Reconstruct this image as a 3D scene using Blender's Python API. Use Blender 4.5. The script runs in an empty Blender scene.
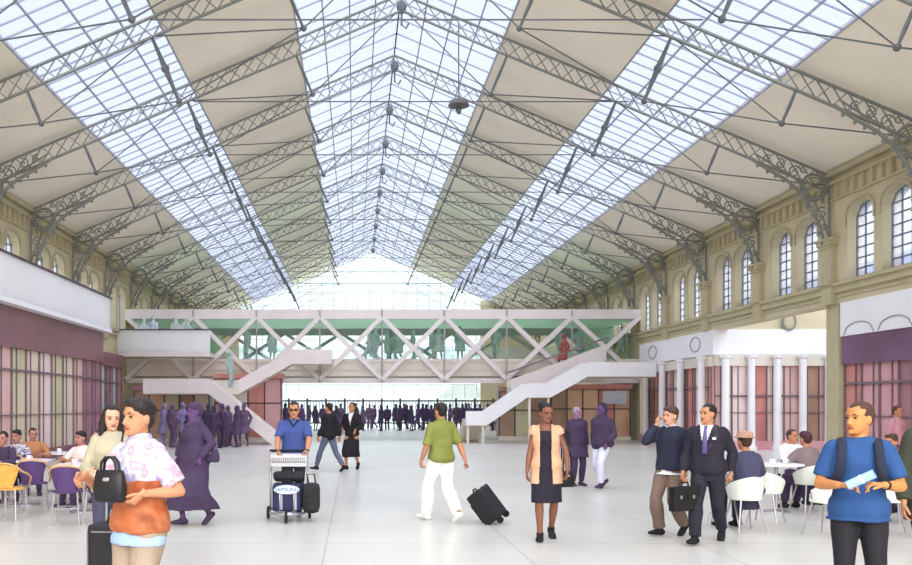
import bpy, bmesh, math, random
from mathutils import Vector, Matrix, Euler, noise
PI = math.pi
random.seed(7)
scn = bpy.context.scene
COL = scn.collection
V = Vector
EYE = 1.65

def lin(c):
    c = c / 255.0
    return c / 12.92 if c <= 0.04045 else ((c + 0.055) / 1.055) ** 2.4
def rgb(r, g, b):
    return (lin(r), lin(g), lin(b), 1.0)

# ---------------------------------------------------------------- materials
MATS = {}
def _new(name):
    m = bpy.data.materials.new(name)
    m.use_nodes = True
    nt = m.node_tree
    for n in list(nt.nodes):
        nt.nodes.remove(n)
    out = nt.nodes.new('ShaderNodeOutputMaterial')
    return m, nt, out
def mat(name, col, rough=0.6, var=0.08, scale=6.0, metal=0.0, spec=0.3, bump=0.0, bscale=60.0, col2=None):
    """Principled with a noise-driven tint of the thing's own colour."""
    if name in MATS:
        return MATS[name]
    m, nt, out = _new(name)
    b = nt.nodes.new('ShaderNodeBsdfPrincipled')
    b.inputs['Roughness'].default_value = rough
    b.inputs['Metallic'].default_value = metal
    b.inputs['Specular IOR Level'].default_value = spec
    tc = nt.nodes.new('ShaderNodeTexCoord')
    nz = nt.nodes.new('ShaderNodeTexNoise')
    nz.inputs['Scale'].default_value = scale
    nz.inputs['Detail'].default_value = 4
    nt.links.new(tc.outputs['Object'], nz.inputs['Vector'])
    cr = nt.nodes.new('ShaderNodeValToRGB')
    c = rgb(*col)
    if col2 is None:
        a = tuple(max(0, x * (1 - var)) for x in c[:3]) + (1,)
        z = tuple(min(1, x * (1 + var)) for x in c[:3]) + (1,)
    else:
        a, z = c, rgb(*col2)
    cr.color_ramp.elements[0].color = a
    cr.color_ramp.elements[1].color = z
    cr.color_ramp.elements[0].position = 0.3
    cr.color_ramp.elements[1].position = 0.7
    nt.links.new(nz.outputs['Fac'], cr.inputs['Fac'])
    nt.links.new(cr.outputs['Color'], b.inputs['Base Color'])
    if bump:
        n2 = nt.nodes.new('ShaderNodeTexNoise')
        n2.inputs['Scale'].default_value = bscale
        nt.links.new(tc.outputs['Object'], n2.inputs['Vector'])
        bp = nt.nodes.new('ShaderNodeBump')
        bp.inputs['Strength'].default_value = bump
        bp.inputs['Distance'].default_value = 0.02
        nt.links.new(n2.outputs['Fac'], bp.inputs['Height'])
        nt.links.new(bp.outputs['Normal'], b.inputs['Normal'])
    nt.links.new(b.outputs['BSDF'], out.inputs['Surface'])
    MATS[name] = m
    return m
def glass(name, tint, clear=0.6, milk=(240, 244, 250), gloss=0.06):
    """Architectural glass: part clear, part milky (lets light through), a little gloss."""
    if name in MATS:
        return MATS[name]
    m, nt, out = _new(name)
    tr = nt.nodes.new('ShaderNodeBsdfTransparent'); tr.inputs['Color'].default_value = rgb(*tint)
    tl = nt.nodes.new('ShaderNodeBsdfTranslucent'); tl.inputs['Color'].default_value = rgb(*milk)
    df = nt.nodes.new('ShaderNodeBsdfDiffuse'); df.inputs['Color'].default_value = rgb(*milk)
    gl = nt.nodes.new('ShaderNodeBsdfGlossy'); gl.inputs['Roughness'].default_value = 0.1
    m1 = nt.nodes.new('ShaderNodeMixShader'); m1.inputs[0].default_value = 0.5
    nt.links.new(tl.outputs[0], m1.inputs[1]); nt.links.new(df.outputs[0], m1.inputs[2])
    m2 = nt.nodes.new('ShaderNodeMixShader'); m2.inputs[0].default_value = clear
    nt.links.new(m1.outputs[0], m2.inputs[1]); nt.links.new(tr.outputs[0], m2.inputs[2])
    m3 = nt.nodes.new('ShaderNodeMixShader'); m3.inputs[0].default_value = gloss
    nt.links.new(m2.outputs[0], m3.inputs[1]); nt.links.new(gl.outputs[0], m3.inputs[2])
    nt.links.new(m3.outputs[0], out.inputs['Surface'])
    MATS[name] = m
    return m
def wash(name, cols, scale=0.5, rough=0.35, stretch=(1, 1, 1)):
    """Painted board with a blotchy mixture of several colours."""
    if name in MATS:
        return MATS[name]
    m, nt, out = _new(name)
    b = nt.nodes.new('ShaderNodeBsdfPrincipled')
    b.inputs['Roughness'].default_value = rough
    b.inputs['Specular IOR Level'].default_value = 0.25
    tc = nt.nodes.new('ShaderNodeTexCoord')
    mp = nt.nodes.new('ShaderNodeMapping'); mp.inputs['Scale'].default_value = stretch
    nz = nt.nodes.new('ShaderNodeTexNoise'); nz.inputs['Scale'].default_value = scale; nz.inputs['Detail'].default_value = 3
    cr = nt.nodes.new('ShaderNodeValToRGB')
    k = len(cols)
    els = cr.color_ramp.elements
    while len(els) < k:
        els.new(0.5)
    for i, c in enumerate(cols):
        els[i].position = 0.28 + 0.44 * i / (k - 1)
        els[i].color = rgb(*c)
    nt.links.new(tc.outputs['Object'], mp.inputs['Vector']); nt.links.new(mp.outputs['Vector'], nz.inputs['Vector'])
    nt.links.new(nz.outputs['Fac'], cr.inputs['Fac']); nt.links.new(cr.outputs['Color'], b.inputs['Base Color'])
    nt.links.new(b.outputs['BSDF'], out.inputs['Surface'])
    MATS[name] = m
    return m
def floor_mat():
    m, nt, out = _new('floor_stone')
    b = nt.nodes.new('ShaderNodeBsdfPrincipled')
    b.inputs['Roughness'].default_value = 0.28
    b.inputs['Specular IOR Level'].default_value = 0.22
    tc = nt.nodes.new('ShaderNodeTexCoord')
    sep = nt.nodes.new('ShaderNodeSeparateXYZ'); nt.links.new(tc.outputs['Object'], sep.inputs[0])
    def line(sock, period, off, half):
        a = nt.nodes.new('ShaderNodeMath'); a.operation = 'ADD'; a.inputs[1].default_value = off + 1000 * period; nt.links.new(sock, a.inputs[0])
        d = nt.nodes.new('ShaderNodeMath'); d.operation = 'MODULO'; d.inputs[1].default_value = period; nt.links.new(a.outputs[0], d.inputs[0])
        s = nt.nodes.new('ShaderNodeMath'); s.operation = 'LESS_THAN'; s.inputs[1].default_value = half * 2; nt.links.new(d.outputs[0], s.inputs[0])
        return s.outputs[0]
    def mx(a, c):
        q = nt.nodes.new('ShaderNodeMath'); q.operation = 'MAXIMUM'; nt.links.new(a, q.inputs[0]); nt.links.new(c, q.inputs[1]); return q.outputs[0]
    def mul(a, k):
        q = nt.nodes.new('ShaderNodeMath'); q.operation = 'MULTIPLY'; nt.links.new(a, q.inputs[0]); q.inputs[1].default_value = k; return q.outputs[0]
    big = mx(line(sep.outputs['X'], 2.2, 0.35, 0.009), line(sep.outputs['Y'], 2.2, 0.3, 0.012))
    fine = mx(line(sep.outputs['X'], 0.55, 0.35, 0.004), line(sep.outputs['Y'], 0.55, 0.3, 0.005))
    jl = mx(mul(big, 0.42), mul(fine, 0.13))
    nz = nt.nodes.new('ShaderNodeTexNoise'); nz.inputs['Scale'].default_value = 0.35; nz.inputs['Detail'].default_value = 5
    nt.links.new(tc.outputs['Object'], nz.inputs['Vector'])
    cr = nt.nodes.new('ShaderNodeValToRGB')
    cr.color_ramp.elements[0].position = 0.3; cr.color_ramp.elements[1].position = 0.7
    cr.color_ramp.elements[0].color = rgb(192, 190, 182); cr.color_ramp.elements[1].color = rgb(207, 205, 197)
    nt.links.new(nz.outputs['Fac'], cr.inputs['Fac'])
    mc = nt.nodes.new('ShaderNodeMix'); mc.data_type = 'RGBA'
    nt.links.new(jl, mc.inputs[0]); nt.links.new(cr.outputs['Color'], mc.inputs[6]); mc.inputs[7].default_value = rgb(95, 92, 96)
    nt.links.new(mc.outputs[2], b.inputs['Base Color'])
    nt.links.new(b.outputs['BSDF'], out.inputs['Surface'])
    return m

# ---------------------------------------------------------------- mesh building
def wmat(o):
    m = Matrix.Identity(4)
    while o is not None:
        m = o.matrix_basis @ m
        o = o.parent
    return m
class MB:
    def __init__(s):
        s.v = []; s.f = []; s.mi = []; s.cur = 0
    def add(s, vs, fs):
        b = len(s.v)
        s.v.extend(V(p) for p in vs)
        s.f.extend([tuple(b + i for i in f) for f in fs])
        s.mi.extend([s.cur] * len(fs))
        return s
    def box(s, x0, x1, y0, y1, z0, z1):
        return s.add([(x0,y0,z0),(x1,y0,z0),(x1,y1,z0),(x0,y1,z0),(x0,y0,z1),(x1,y0,z1),(x1,y1,z1),(x0,y1,z1)],
                     [(0,3,2,1),(4,5,6,7),(0,1,5,4),(1,2,6,5),(2,3,7,6),(3,0,4,7)])
    def rbox(s, x0, x1, y0, y1, z0, z1, r=0.03):
        """box with its vertical and horizontal edges chamfered"""
        bm = bmesh.new()
        bmesh.ops.create_cube(bm, size=1)
        for q in bm.verts:
            q.co = V(((x0+x1)/2 + q.co.x*(x1-x0), (y0+y1)/2 + q.co.y*(y1-y0), (z0+z1)/2 + q.co.z*(z1-z0)))
        bmesh.ops.bevel(bm, geom=list(bm.edges), offset=r, segments=2, profile=0.6, affect='EDGES')
        bm.verts.index_update()
        s.add([q.co.copy() for q in bm.verts], [tuple(q.index for q in f.verts) for f in bm.faces])
        bm.free(); return s
    def bar(s, p, q, w, h=None, up=(0,0,1)):
        p, q = V(p), V(q); h = w if h is None else h
        d = (q - p).normalized(); up = V(up)
        if abs(d.dot(up)) > 0.98: up = V((0,1,0)) if abs(d.y) < 0.9 else V((1,0,0))
        a = d.cross(up).normalized() * (w/2); c = a.cross(d).normalized() * (h/2)
        vs = [p-a-c, p+a-c, p+a+c, p-a+c, q-a-c, q+a-c, q+a+c, q-a+c]
        return s.add(vs, [(0,1,2,3),(7,6,5,4),(0,4,5,1),(1,5,6,2),(2,6,7,3),(3,7,4,0)])
    def tube(s, pts, r, n=8, closed=False, caps=True, ref=None):
        """loft along pts; r a number, a list of numbers or a list of (rx, ry)"""
        pts = [V(p) for p in pts]; k = len(pts)
        if not isinstance(r, (list, tuple)): r = [r] * k
        rs = [(x, x) if not isinstance(x, (list, tuple)) else x for x in r]
        b = len(s.v); prev = None
        for i, p in enumerate(pts):
            if closed: t = pts[(i+1) % k] - pts[i-1]
            else: t = pts[min(i+1, k-1)] - pts[max(i-1, 0)]
            t.normalize()
            if prev is None:
                u = V(ref) if ref is not None else (V((1,0,0)) if abs(t.x) < 0.8 else V((0,1,0)))
            else: u = prev
            u = (u - t * u.dot(t))
            if u.length < 1e-6: u = V((0,1,0)) - t * t.y
            u.normalize(); prev = u; w = t.cross(u)
            for j in range(n):
                a = 2*PI*j/n
                s.v.append(p + u*(math.cos(a)*rs[i][0]) + w*(math.sin(a)*rs[i][1]))
        m0 = len(s.f)
        for i in range(k if closed else k-1):
            i2 = (i+1) % k
            for j in range(n):
                j2 = (j+1) % n
                s.f.append((b+i*n+j, b+i*n+j2, b+i2*n+j2, b+i2*n+j))
        if caps and not closed:
            s.f.append(tuple(b+j for j in reversed(range(n)))); s.f.append(tuple(b+(k-1)*n+j for j in range(n)))
        s.mi.extend([s.cur]*(len(s.f)-m0)); return s
    def rings(s, rings, caps=True):
        """rings: list of equal-length point lists"""
        b = len(s.v); n = len(rings[0]); m0 = len(s.f)
        for rg in rings: s.v.extend(V(p) for p in rg)
        for i in range(len(rings)-1):
            for j in range(n):
                j2 = (j+1) % n
                s.f.append((b+i*n+j, b+i*n+j2, b+(i+1)*n+j2, b+(i+1)*n+j))
        if caps:
            s.f.append(tuple(b+j for j in reversed(range(n)))); s.f.append(tuple(b+(len(rings)-1)*n+j for j in range(n)))
        s.mi.extend([s.cur]*(len(s.f)-m0)); return s
    def ball(s, c, r, nu=12, nv=8, rot=None):
        c = V(c); rx, ry, rz = (r, r, r) if not isinstance(r, (list, tuple)) else r
        rg = []
        for i in range(1, nv):
            t = PI*i/nv; rg.append([V((math.sin(t)*math.cos(2*PI*j/nu)*rx, math.sin(t)*math.sin(2*PI*j/nu)*ry, -math.cos(t)*rz)) for j in range(nu)])
        b = len(s.v); m0 = len(s.f)
        R = rot or Matrix.Identity(3)
        for q in rg: s.v.extend(c + R @ p for p in q)
        s.v.append(c + R @ V((0,0,-rz))); s.v.append(c + R @ V((0,0,rz)))
        lo, hi = len(s.v)-2, len(s.v)-1
        for i in range(nv-2):
            for j in range(nu):
                j2 = (j+1) % nu
                s.f.append((b+i*nu+j, b+i*nu+j2, b+(i+1)*nu+j2, b+(i+1)*nu+j))
        for j in range(nu):
            j2 = (j+1) % nu
            s.f.append((lo, b+j2, b+j)); s.f.append((hi, b+(nv-2)*nu+j, b+(nv-2)*nu+j2))
        s.mi.extend([s.cur]*(len(s.f)-m0)); return s
    def prism(s, poly, axis, a, c):
        """poly of (u,v) extruded along axis from a to c: 'y' -> (u,.,v), 'x' -> (.,u,v), 'z' -> (u,v,.)"""
        def P(u, v, w): return {'y': (u, w, v), 'x': (w, u, v), 'z': (u, v, w)}[axis]
        n = len(poly)
        vs = [P(u, v, a) for u, v in poly] + [P(u, v, c) for u, v in poly]
        fs = [tuple(range(n)), tuple(reversed(range(n, 2*n)))] + [((i+1) % n, i, n+i, n+(i+1) % n) for i in range(n)]
        return s.add(vs, fs)
    def mesh(s, name, inv=None):
        me = bpy.data.meshes.new(name)
        vs = s.v if inv is None else [inv @ p for p in s.v]
        me.from_pydata([tuple(p) for p in vs], [], s.f)
        return me
    def build(s, name, m, parent=None, smooth=False, world=True, angle=None):
        inv = wmat(parent).inverted() if (parent is not None and world) else None
        me = s.mesh(name, inv)
        bm = bmesh.new(); bm.from_mesh(me); bmesh.ops.recalc_face_normals(bm, faces=bm.faces); bm.to_mesh(me); bm.free()
        ms = m if isinstance(m, (list, tuple)) else [m]
        for x in ms: me.materials.append(x)
        if len(ms) > 1: me.polygons.foreach_set('material_index', s.mi)
        if smooth: me.polygons.foreach_set('use_smooth', [True]*len(me.polygons))
        o = bpy.data.objects.new(name, me); COL.objects.link(o)
        if parent is not None: o.parent = parent
        return o
def tag(o, label=None, cat=None, group=None, kind=None):
    if label: o['label'] = label
    if cat: o['category'] = cat
    if group: o['group'] = group
    if kind: o['kind'] = kind
    return o
def thing(name, label, cat, loc=(0,0,0), rz=0.0, group=None, kind=None):
    o = bpy.data.objects.new(name, None); COL.objects.link(o)
    o.empty_display_size = 0.1
    o.location = loc; o.rotation_euler = (0, 0, rz)
    return tag(o, label, cat, group, kind)
def copy_tree(o, parent=None):
    c = o.copy(); COL.objects.link(c)
    if parent is not None: c.parent = parent
    for ch in [x for x in bpy.data.objects if x.parent == o]:
        copy_tree(ch, c)
    return c
ORD = ['first','second','third','fourth','fifth','sixth','seventh','eighth','ninth','tenth','eleventh','twelfth','thirteenth','fourteenth','fifteenth','sixteenth']
def at(px, Y, py=None):
    """world point at depth Y seen at pixel (px, py) of the 912x565 frame; py None -> on the floor"""
    return V(((px-355)*Y/900.0, Y, 0.0 if py is None else EYE + (405-py)*Y/900.0))
# ---------------------------------------------------------------- camera, world, light
cd = bpy.data.cameras.new('camera'); cam = bpy.data.objects.new('camera', cd); COL.objects.link(cam)
cam.location = (0, 0, EYE); cam.rotation_euler = (PI/2, 0, 0)
cd.sensor_width = 36; cd.lens = 36*900/912
cd.shift_x = (456-355)/912; cd.shift_y = (405-282.5)/912
cd.clip_end = 300
scn.camera = cam
w = bpy.data.worlds.new('sky'); scn.world = w; w.use_nodes = True
bg = w.node_tree.nodes['Background']; bg.inputs['Color'].default_value = (0.97, 0.985, 1.0, 1); bg.inputs['Strength'].default_value = 0.95
sd = bpy.data.lights.new('sun', 'SUN'); sun = bpy.data.objects.new('sun', sd); COL.objects.link(sun)
sd.energy = 8.0; sd.angle = math.radians(130); sd.color = (1.0, 0.97, 0.92)
sun.rotation_euler = (math.radians(14), 0, 0); sun.location = (0, 20, 40)
s2 = bpy.data.lights.new('low_sun', 'SUN'); fill_lamp = bpy.data.objects.new('low_sun', s2); COL.objects.link(fill_lamp)  # added second sun lamp: low fill from behind the camera for upright faces
s2.energy = 0.75; s2.angle = math.radians(50); s2.color = (1.0, 0.96, 0.9)
fill_lamp.rotation_euler = (math.radians(78), 0, math.radians(13)); fill_lamp.location = (0, -20, 10)
scn.view_settings.view_transform = 'Standard'; scn.view_settings.look = 'None'
scn.view_settings.exposure = 0.90; scn.view_settings.gamma = 1.0; scn.view_settings.use_curve_mapping = False
try:
    cy = scn.cycles
    cy.max_bounces = 10; cy.diffuse_bounces = 5; cy.transparent_max_bounces = 24; cy.caustics_reflective = False; cy.caustics_refractive = False
except Exception:
    pass

# ---------------------------------------------------------------- palette
M_floor = floor_mat()
M_cream = mat('cream_boarding', (245, 236, 218), 0.85, 0.05, 0.6)
M_wall = mat('ochre_plaster', (203, 192, 158), 0.85, 0.10, 0.7)
M_trim = mat('ochre_stone', (188, 178, 144), 0.8, 0.08, 2.0)
M_iron = mat('grey_green_iron', (134, 136, 130), 0.6, 0.1, 3.0)
M_rod = mat('dark_iron_rod', (96, 98, 98), 0.5, 0.1, 3.0)
M_bar = mat('glazing_bar_grey', (150, 156, 168), 0.6, 0.05, 3.0)
M_paleb = mat('pale_glazing_bar', (222, 232, 236), 0.6, 0.05, 3.0)
M_sash = mat('sash_blue_grey', (120, 128, 142), 0.6, 0.05, 3.0)
M_white = mat('white_render', (240, 239, 240), 0.7, 0.03, 1.0)
M_whitep = mat('white_pink_paint', (228, 218, 214), 0.6, 0.05, 1.2)
M_deck = mat('beige_deck', (220, 212, 198), 0.75, 0.06, 1.2)
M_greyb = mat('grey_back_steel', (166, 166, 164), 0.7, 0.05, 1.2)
M_green = mat('pale_green_paint', (182, 218, 186), 0.6, 0.05, 1.0)
M_skyglass = glass('rooflight_glass', (218, 222, 234), 0.86, (198, 203, 218))
M_winglass = glass('window_glass', (238, 242, 255), 0.7, (235, 240, 252))
M_gable = glass('gable_glass', (238, 249, 250), 0.75, (242, 250, 250))
M_frost = glass('frosted_white_glass', (255, 255, 255), 0.06, (255, 255, 255), 0.01)
M_ggreen = glass('green_tinted_glass', (214, 238, 217), 0.18, (220, 242, 222))
M_dark = mat('dark_line_steel', (84, 72, 80), 0.6, 0.1, 2.0)
M_mull = mat('mullion_mauve_grey', (128, 108, 114), .6, .1, 2.0)
M_maroon = wash('maroon_fascia', [(112, 74, 80), (136, 92, 96), (118, 78, 96)], 0.4)
M_mauve = wash('mauve_fascia', [(98, 74, 104), (124, 92, 120), (110, 78, 100)], 0.4)
PANELS = [wash('panel_rose', [(206,160,156),(226,188,180),(218,176,168)], 0.9, stretch=(1,1,.5)),
          wash('panel_sand', [(218,200,184),(230,214,194),(212,192,168)], 0.9, stretch=(1,1,.5)),
          wash('panel_olive', [(188,186,146),(210,204,168),(216,196,172)], 0.9, stretch=(1,1,.5)),
          wash('panel_plum', [(140,98,112),(170,124,130),(156,108,126)], 0.9, stretch=(1,1,.5)),
          wash('panel_red', [(196,124,116),(212,146,132),(184,116,118)], 0.9, stretch=(1,1,.5)),
          wash('panel_blush', [(232,208,202),(240,222,216),(226,192,186)], 0.9, stretch=(1,1,.5)),
          wash('panel_teal', [(172, 196, 200), (198, 210, 210), (190, 176, 178)], 0.9, stretch=(1,1,.5)),
          wash('panel_pink', [(208,150,158),(220,170,172),(198,134,148)], 0.9, stretch=(1,1,.5)),
          wash('panel_brown', [(150, 122, 104), (180, 146, 122), (164, 128, 110)], 0.9, stretch=(1,1,.5)),
          wash('panel_amber', [(206, 160, 128), (222, 184, 150), (194, 146, 122)], 0.9, stretch=(1,1,.5))]

# ---------------------------------------------------------------- the hall
XL, XR, XC = -10.7, 13.3, 1.3
ZR, ZE, SL = 13.25, 8.15, 0.425
Y0, Y1 = -6.0, 68.0
def rz_(x): return ZR - SL*abs(x-XC)
TR = [16.3 + 4.4*k for k in range(12)]

tag(MB().box(-24, 26, -4, 90, -0.2, 0).build('floor', M_floor), kind='structure')
b = MB()
def slope_slab(b, d0, d1, sgn, y0, y1, up0=0.0, up1=0.14):
    xa, xb = XC + sgn*d0, XC + sgn*d1
    za, zb = ZR - SL*d0, ZR - SL*d1
    b.prism([(xa, za+up0), (xb, zb+up0), (xb, zb+up1), (xa, za+up1)], 'y', y0, y1)
for sgn in (-1, 1):
    slope_slab(b, 2.9, 5.95, sgn, Y0, Y1)
    slope_slab(b, 8.87, 12.25, sgn, Y0, Y1)
tag(b.build('ceiling', M_cream), kind='structure')
# rooflights
def rooflight(n, parts, nl, step, bw):
    root = thing('window_%d' % n, None, None, (XC, Y0, ZR), kind='structure')
    g = MB(); f = MB()
    for sgn, d0, d1 in parts:
        slope_slab(g, d0, d1, sgn, Y0, Y1, 0.05, 0.08)
        for i in range(nl+1):
            d = d0 + (d1-d0)*i/nl
            p = V((XC+sgn*d, Y0, ZR-SL*d)); q = V((XC+sgn*d, Y1, ZR-SL*d))
            f.bar(p, q, bw*1.3, bw*2)
        y = Y0
        while y < Y1:
            f.bar((XC+sgn*d0, y, ZR-SL*d0), (XC+sgn*d1, y, ZR-SL*d1), bw, bw*1.4)
            y += step
    g.build('glass', M_skyglass, root); f.build('glazing_bars', M_bar, root)
rooflight(1, [(-1, 5.95, 8.87)], 4, 0.55, 0.026)
rooflight(2, [(-1, 0.0, 2.9), (1, 0.0, 2.9)], 4, 1.1, 0.026)
rooflight(3, [(1, 5.95, 8.87)], 4, 0.55, 0.026)

# side walls with arched openings
WZ0, WZS, WZA, WW = 5.05, 6.72, 7.06, 1.24
def win_centres(y0, y1):
    out = []
    for t in TR:
        for c in (t+2.2-0.8, t+2.2+0.8):
            if y0 < c < y1: out.append(c)
    return out
def arch(u): return WZS + (WZA-WZS)*math.sqrt(max(0, 1-u*u))
def upper_wall(b, x, sgn, y0, y1, zb, cs, th=0.5):
    xa, xb = (x, x+sgn*th) if sgn > 0 else (x-th, x)
    y = y0
    for c in sorted(cs):
        b.box(xa, xb, y, c-WW/2, zb, ZE)
        b.box(xa, xb, c-WW/2, c+WW/2, zb, WZ0)
        N = 8
        for i in range(N):
            u0, u1 = -1+2*i/N, -1+2*(i+1)/N
            b.prism([(c+u0*WW/2, arch(u0)), (c+u1*WW/2, arch(u1)), (c+u1*WW/2, ZE), (c+u0*WW/2, ZE)], 'x', xa, xb)
        y = c+WW/2
    b.box(xa, xb, y, y1, zb, ZE)
csR, csL = win_centres(17.5, 49), win_centres(22, 49)
b = MB(); upper_wall(b, XR, 1, Y0, Y1, 4.45, csR); b.box(XR, XR+0.5, 42.0, Y1, 0, 4.45); b.box(XR, XR+0.5, Y0, 13.9, 0, 4.45)
tag(b.build('wall_right', M_wall), kind='structure')
b = MB(); upper_wall(b, XL, -1, Y0, Y1, 4.45, csL); b.box(XL-0.5, XL, Y0, Y1, 0, 4.45)
tag(b.build('wall_left', M_wall), kind='structure')
wn = 4
def window(x, sgn, c):
    global wn
    root = thing('window_%d' % wn, None, None, (x, c, WZ0), kind='structure'); wn += 1
    xp = x + sgn*0.27
    f = MB(); N = 10
    rim = [(xp, c-WW/2, WZ0)] + [(xp, c+(-1+2*i/N)*WW/2, arch(-1+2*i/N)) for i in range(N+1)] + [(xp, c+WW/2, WZ0)]
    f.tube(rim, 0.03, 4, closed=True)
    for u in (-0.33, 0.33):
        f.bar((xp, c+u*WW/2, WZ0), (xp, c+u*WW/2, arch(u)), 0.035)
    for i in range(1, 7):
        z = WZ0 + 0.28*i
        f.bar((xp, c-WW/2, z), (xp, c+WW/2, z), 0.035)
    f.build('frame', M_sash, root)
    g = MB(); g.prism([(q[1], q[2]) for q in rim], 'x', xp+sgn*0.035, xp+sgn*0.05)
    g.build('glass', M_winglass, root)
    s = MB().box(min(x-sgn*0.06, xp), max(x-sgn*0.06, xp), c-WW/2-0.05, c+WW/2+0.05, WZ0-0.07, WZ0)
    # raised arch moulding round the opening
    mo = [(x-sgn*0.03, c+(-1+2*i/N)*(WW/2+0.06), arch(-1+2*i/N)+0.07) for i in range(N+1)]
    s.tube([(mo[0][0], mo[0][1], mo[0][2]-0.3)] + mo + [(mo[-1][0], mo[-1][1], mo[-1][2]-0.3)], 0.035, 6)
    s.build('sill_and_hood', M_trim, root)
for c in csR: window(XR, 1, c)
for c in csL: window(XL, -1, c)
tn = 1
def trim(b, m=None):
    global tn
    o = tag(b.build('trim_%d' % tn, m or M_trim), kind='structure'); tn += 1
    return o
for x, s in ((XR, -1), (XL, 1)):
    b = MB()
    def band(z0, z1, pr, y0=Y0, y1=Y1, b=b, x=x, s=s): b.box(min(x, x+s*pr), max(x, x+s*pr), y0, y1, z0, z1)
    band(7.98, 8.12, 0.16); band(7.74, 7.82, 0.14); band(7.30, 7.36, 0.07)
    y = Y0
    while y < Y1:
        band(7.36, 7.74, 0.10, y, y+0.09); y += 0.42
    trim(b)
    b = MB()
    def band(z0, z1, pr, y0=Y0, y1=Y1, b=b, x=x, s=s): b.box(min(x, x+s*pr), max(x, x+s*pr), y0, y1, z0, z1)
    band(4.92, 5.0, 0.17); band(4.74, 4.92, 0.09); band(4.6, 4.66, 0.04)
    trim(b)
    # pilasters at every truss
    for i, t in enumerate(TR):
        if t > 50: break
        zb = 4.45
        b = MB()
        def pb(z0, z1, pr, hw, b=b, x=x, s=s, t=t): b.box(min(x, x+s*pr), max(x, x+s*pr), t-hw, t+hw, z0, z1)
        pb(zb, 6.0, 0.16, 0.27); pb(6.0, 6.08, 0.2, 0.31); pb(6.08, 6.2, 0.26, 0.36); pb(6.2, 6.26, 0.3, 0.4)
        pb(4.98, 5.1, 0.24, 0.33); pb(6.26, ZE, 0.05, 0.10)
        trim(b)

# back wall and its great glazed gable
b = MB()
GX0, GX1 = -8.8, 9.5
b.box(XL-0.5, GX0, Y1, Y1+0.4, 0, rz_(GX0)-0.2); b.box(GX1, XR+0.5, Y1, Y1+0.4, 0, rz_(GX1)-0.2)
tag(b.build('wall_back', M_wall), kind='structure')
root = thing('window_%d' % wn, None, None, (XC, Y1, 0), kind='structure'); wn += 1
MB().prism([(GX0, 0), (GX1, 0), (GX1, rz_(GX1)), (XC, ZR), (GX0, rz_(GX0))], 'y', Y1+0.2, Y1+0.24).build('glass', M_gable, root)
f = MB(); x = GX0
while x <= GX1 + .01:
    f.bar((x, Y1+0.15, 0), (x, Y1+0.15, rz_(x)), 0.06); x += 0.9
for z in [3.2 + 0.85*i for i in range(12)]:
    h = (ZR - z)/SL
    f.bar((max(GX0, XC-h), Y1+0.15, z), (min(GX1, XC+h), Y1+0.15, z), 0.05)
f.build('glazing_bars', M_paleb, root)

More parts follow.
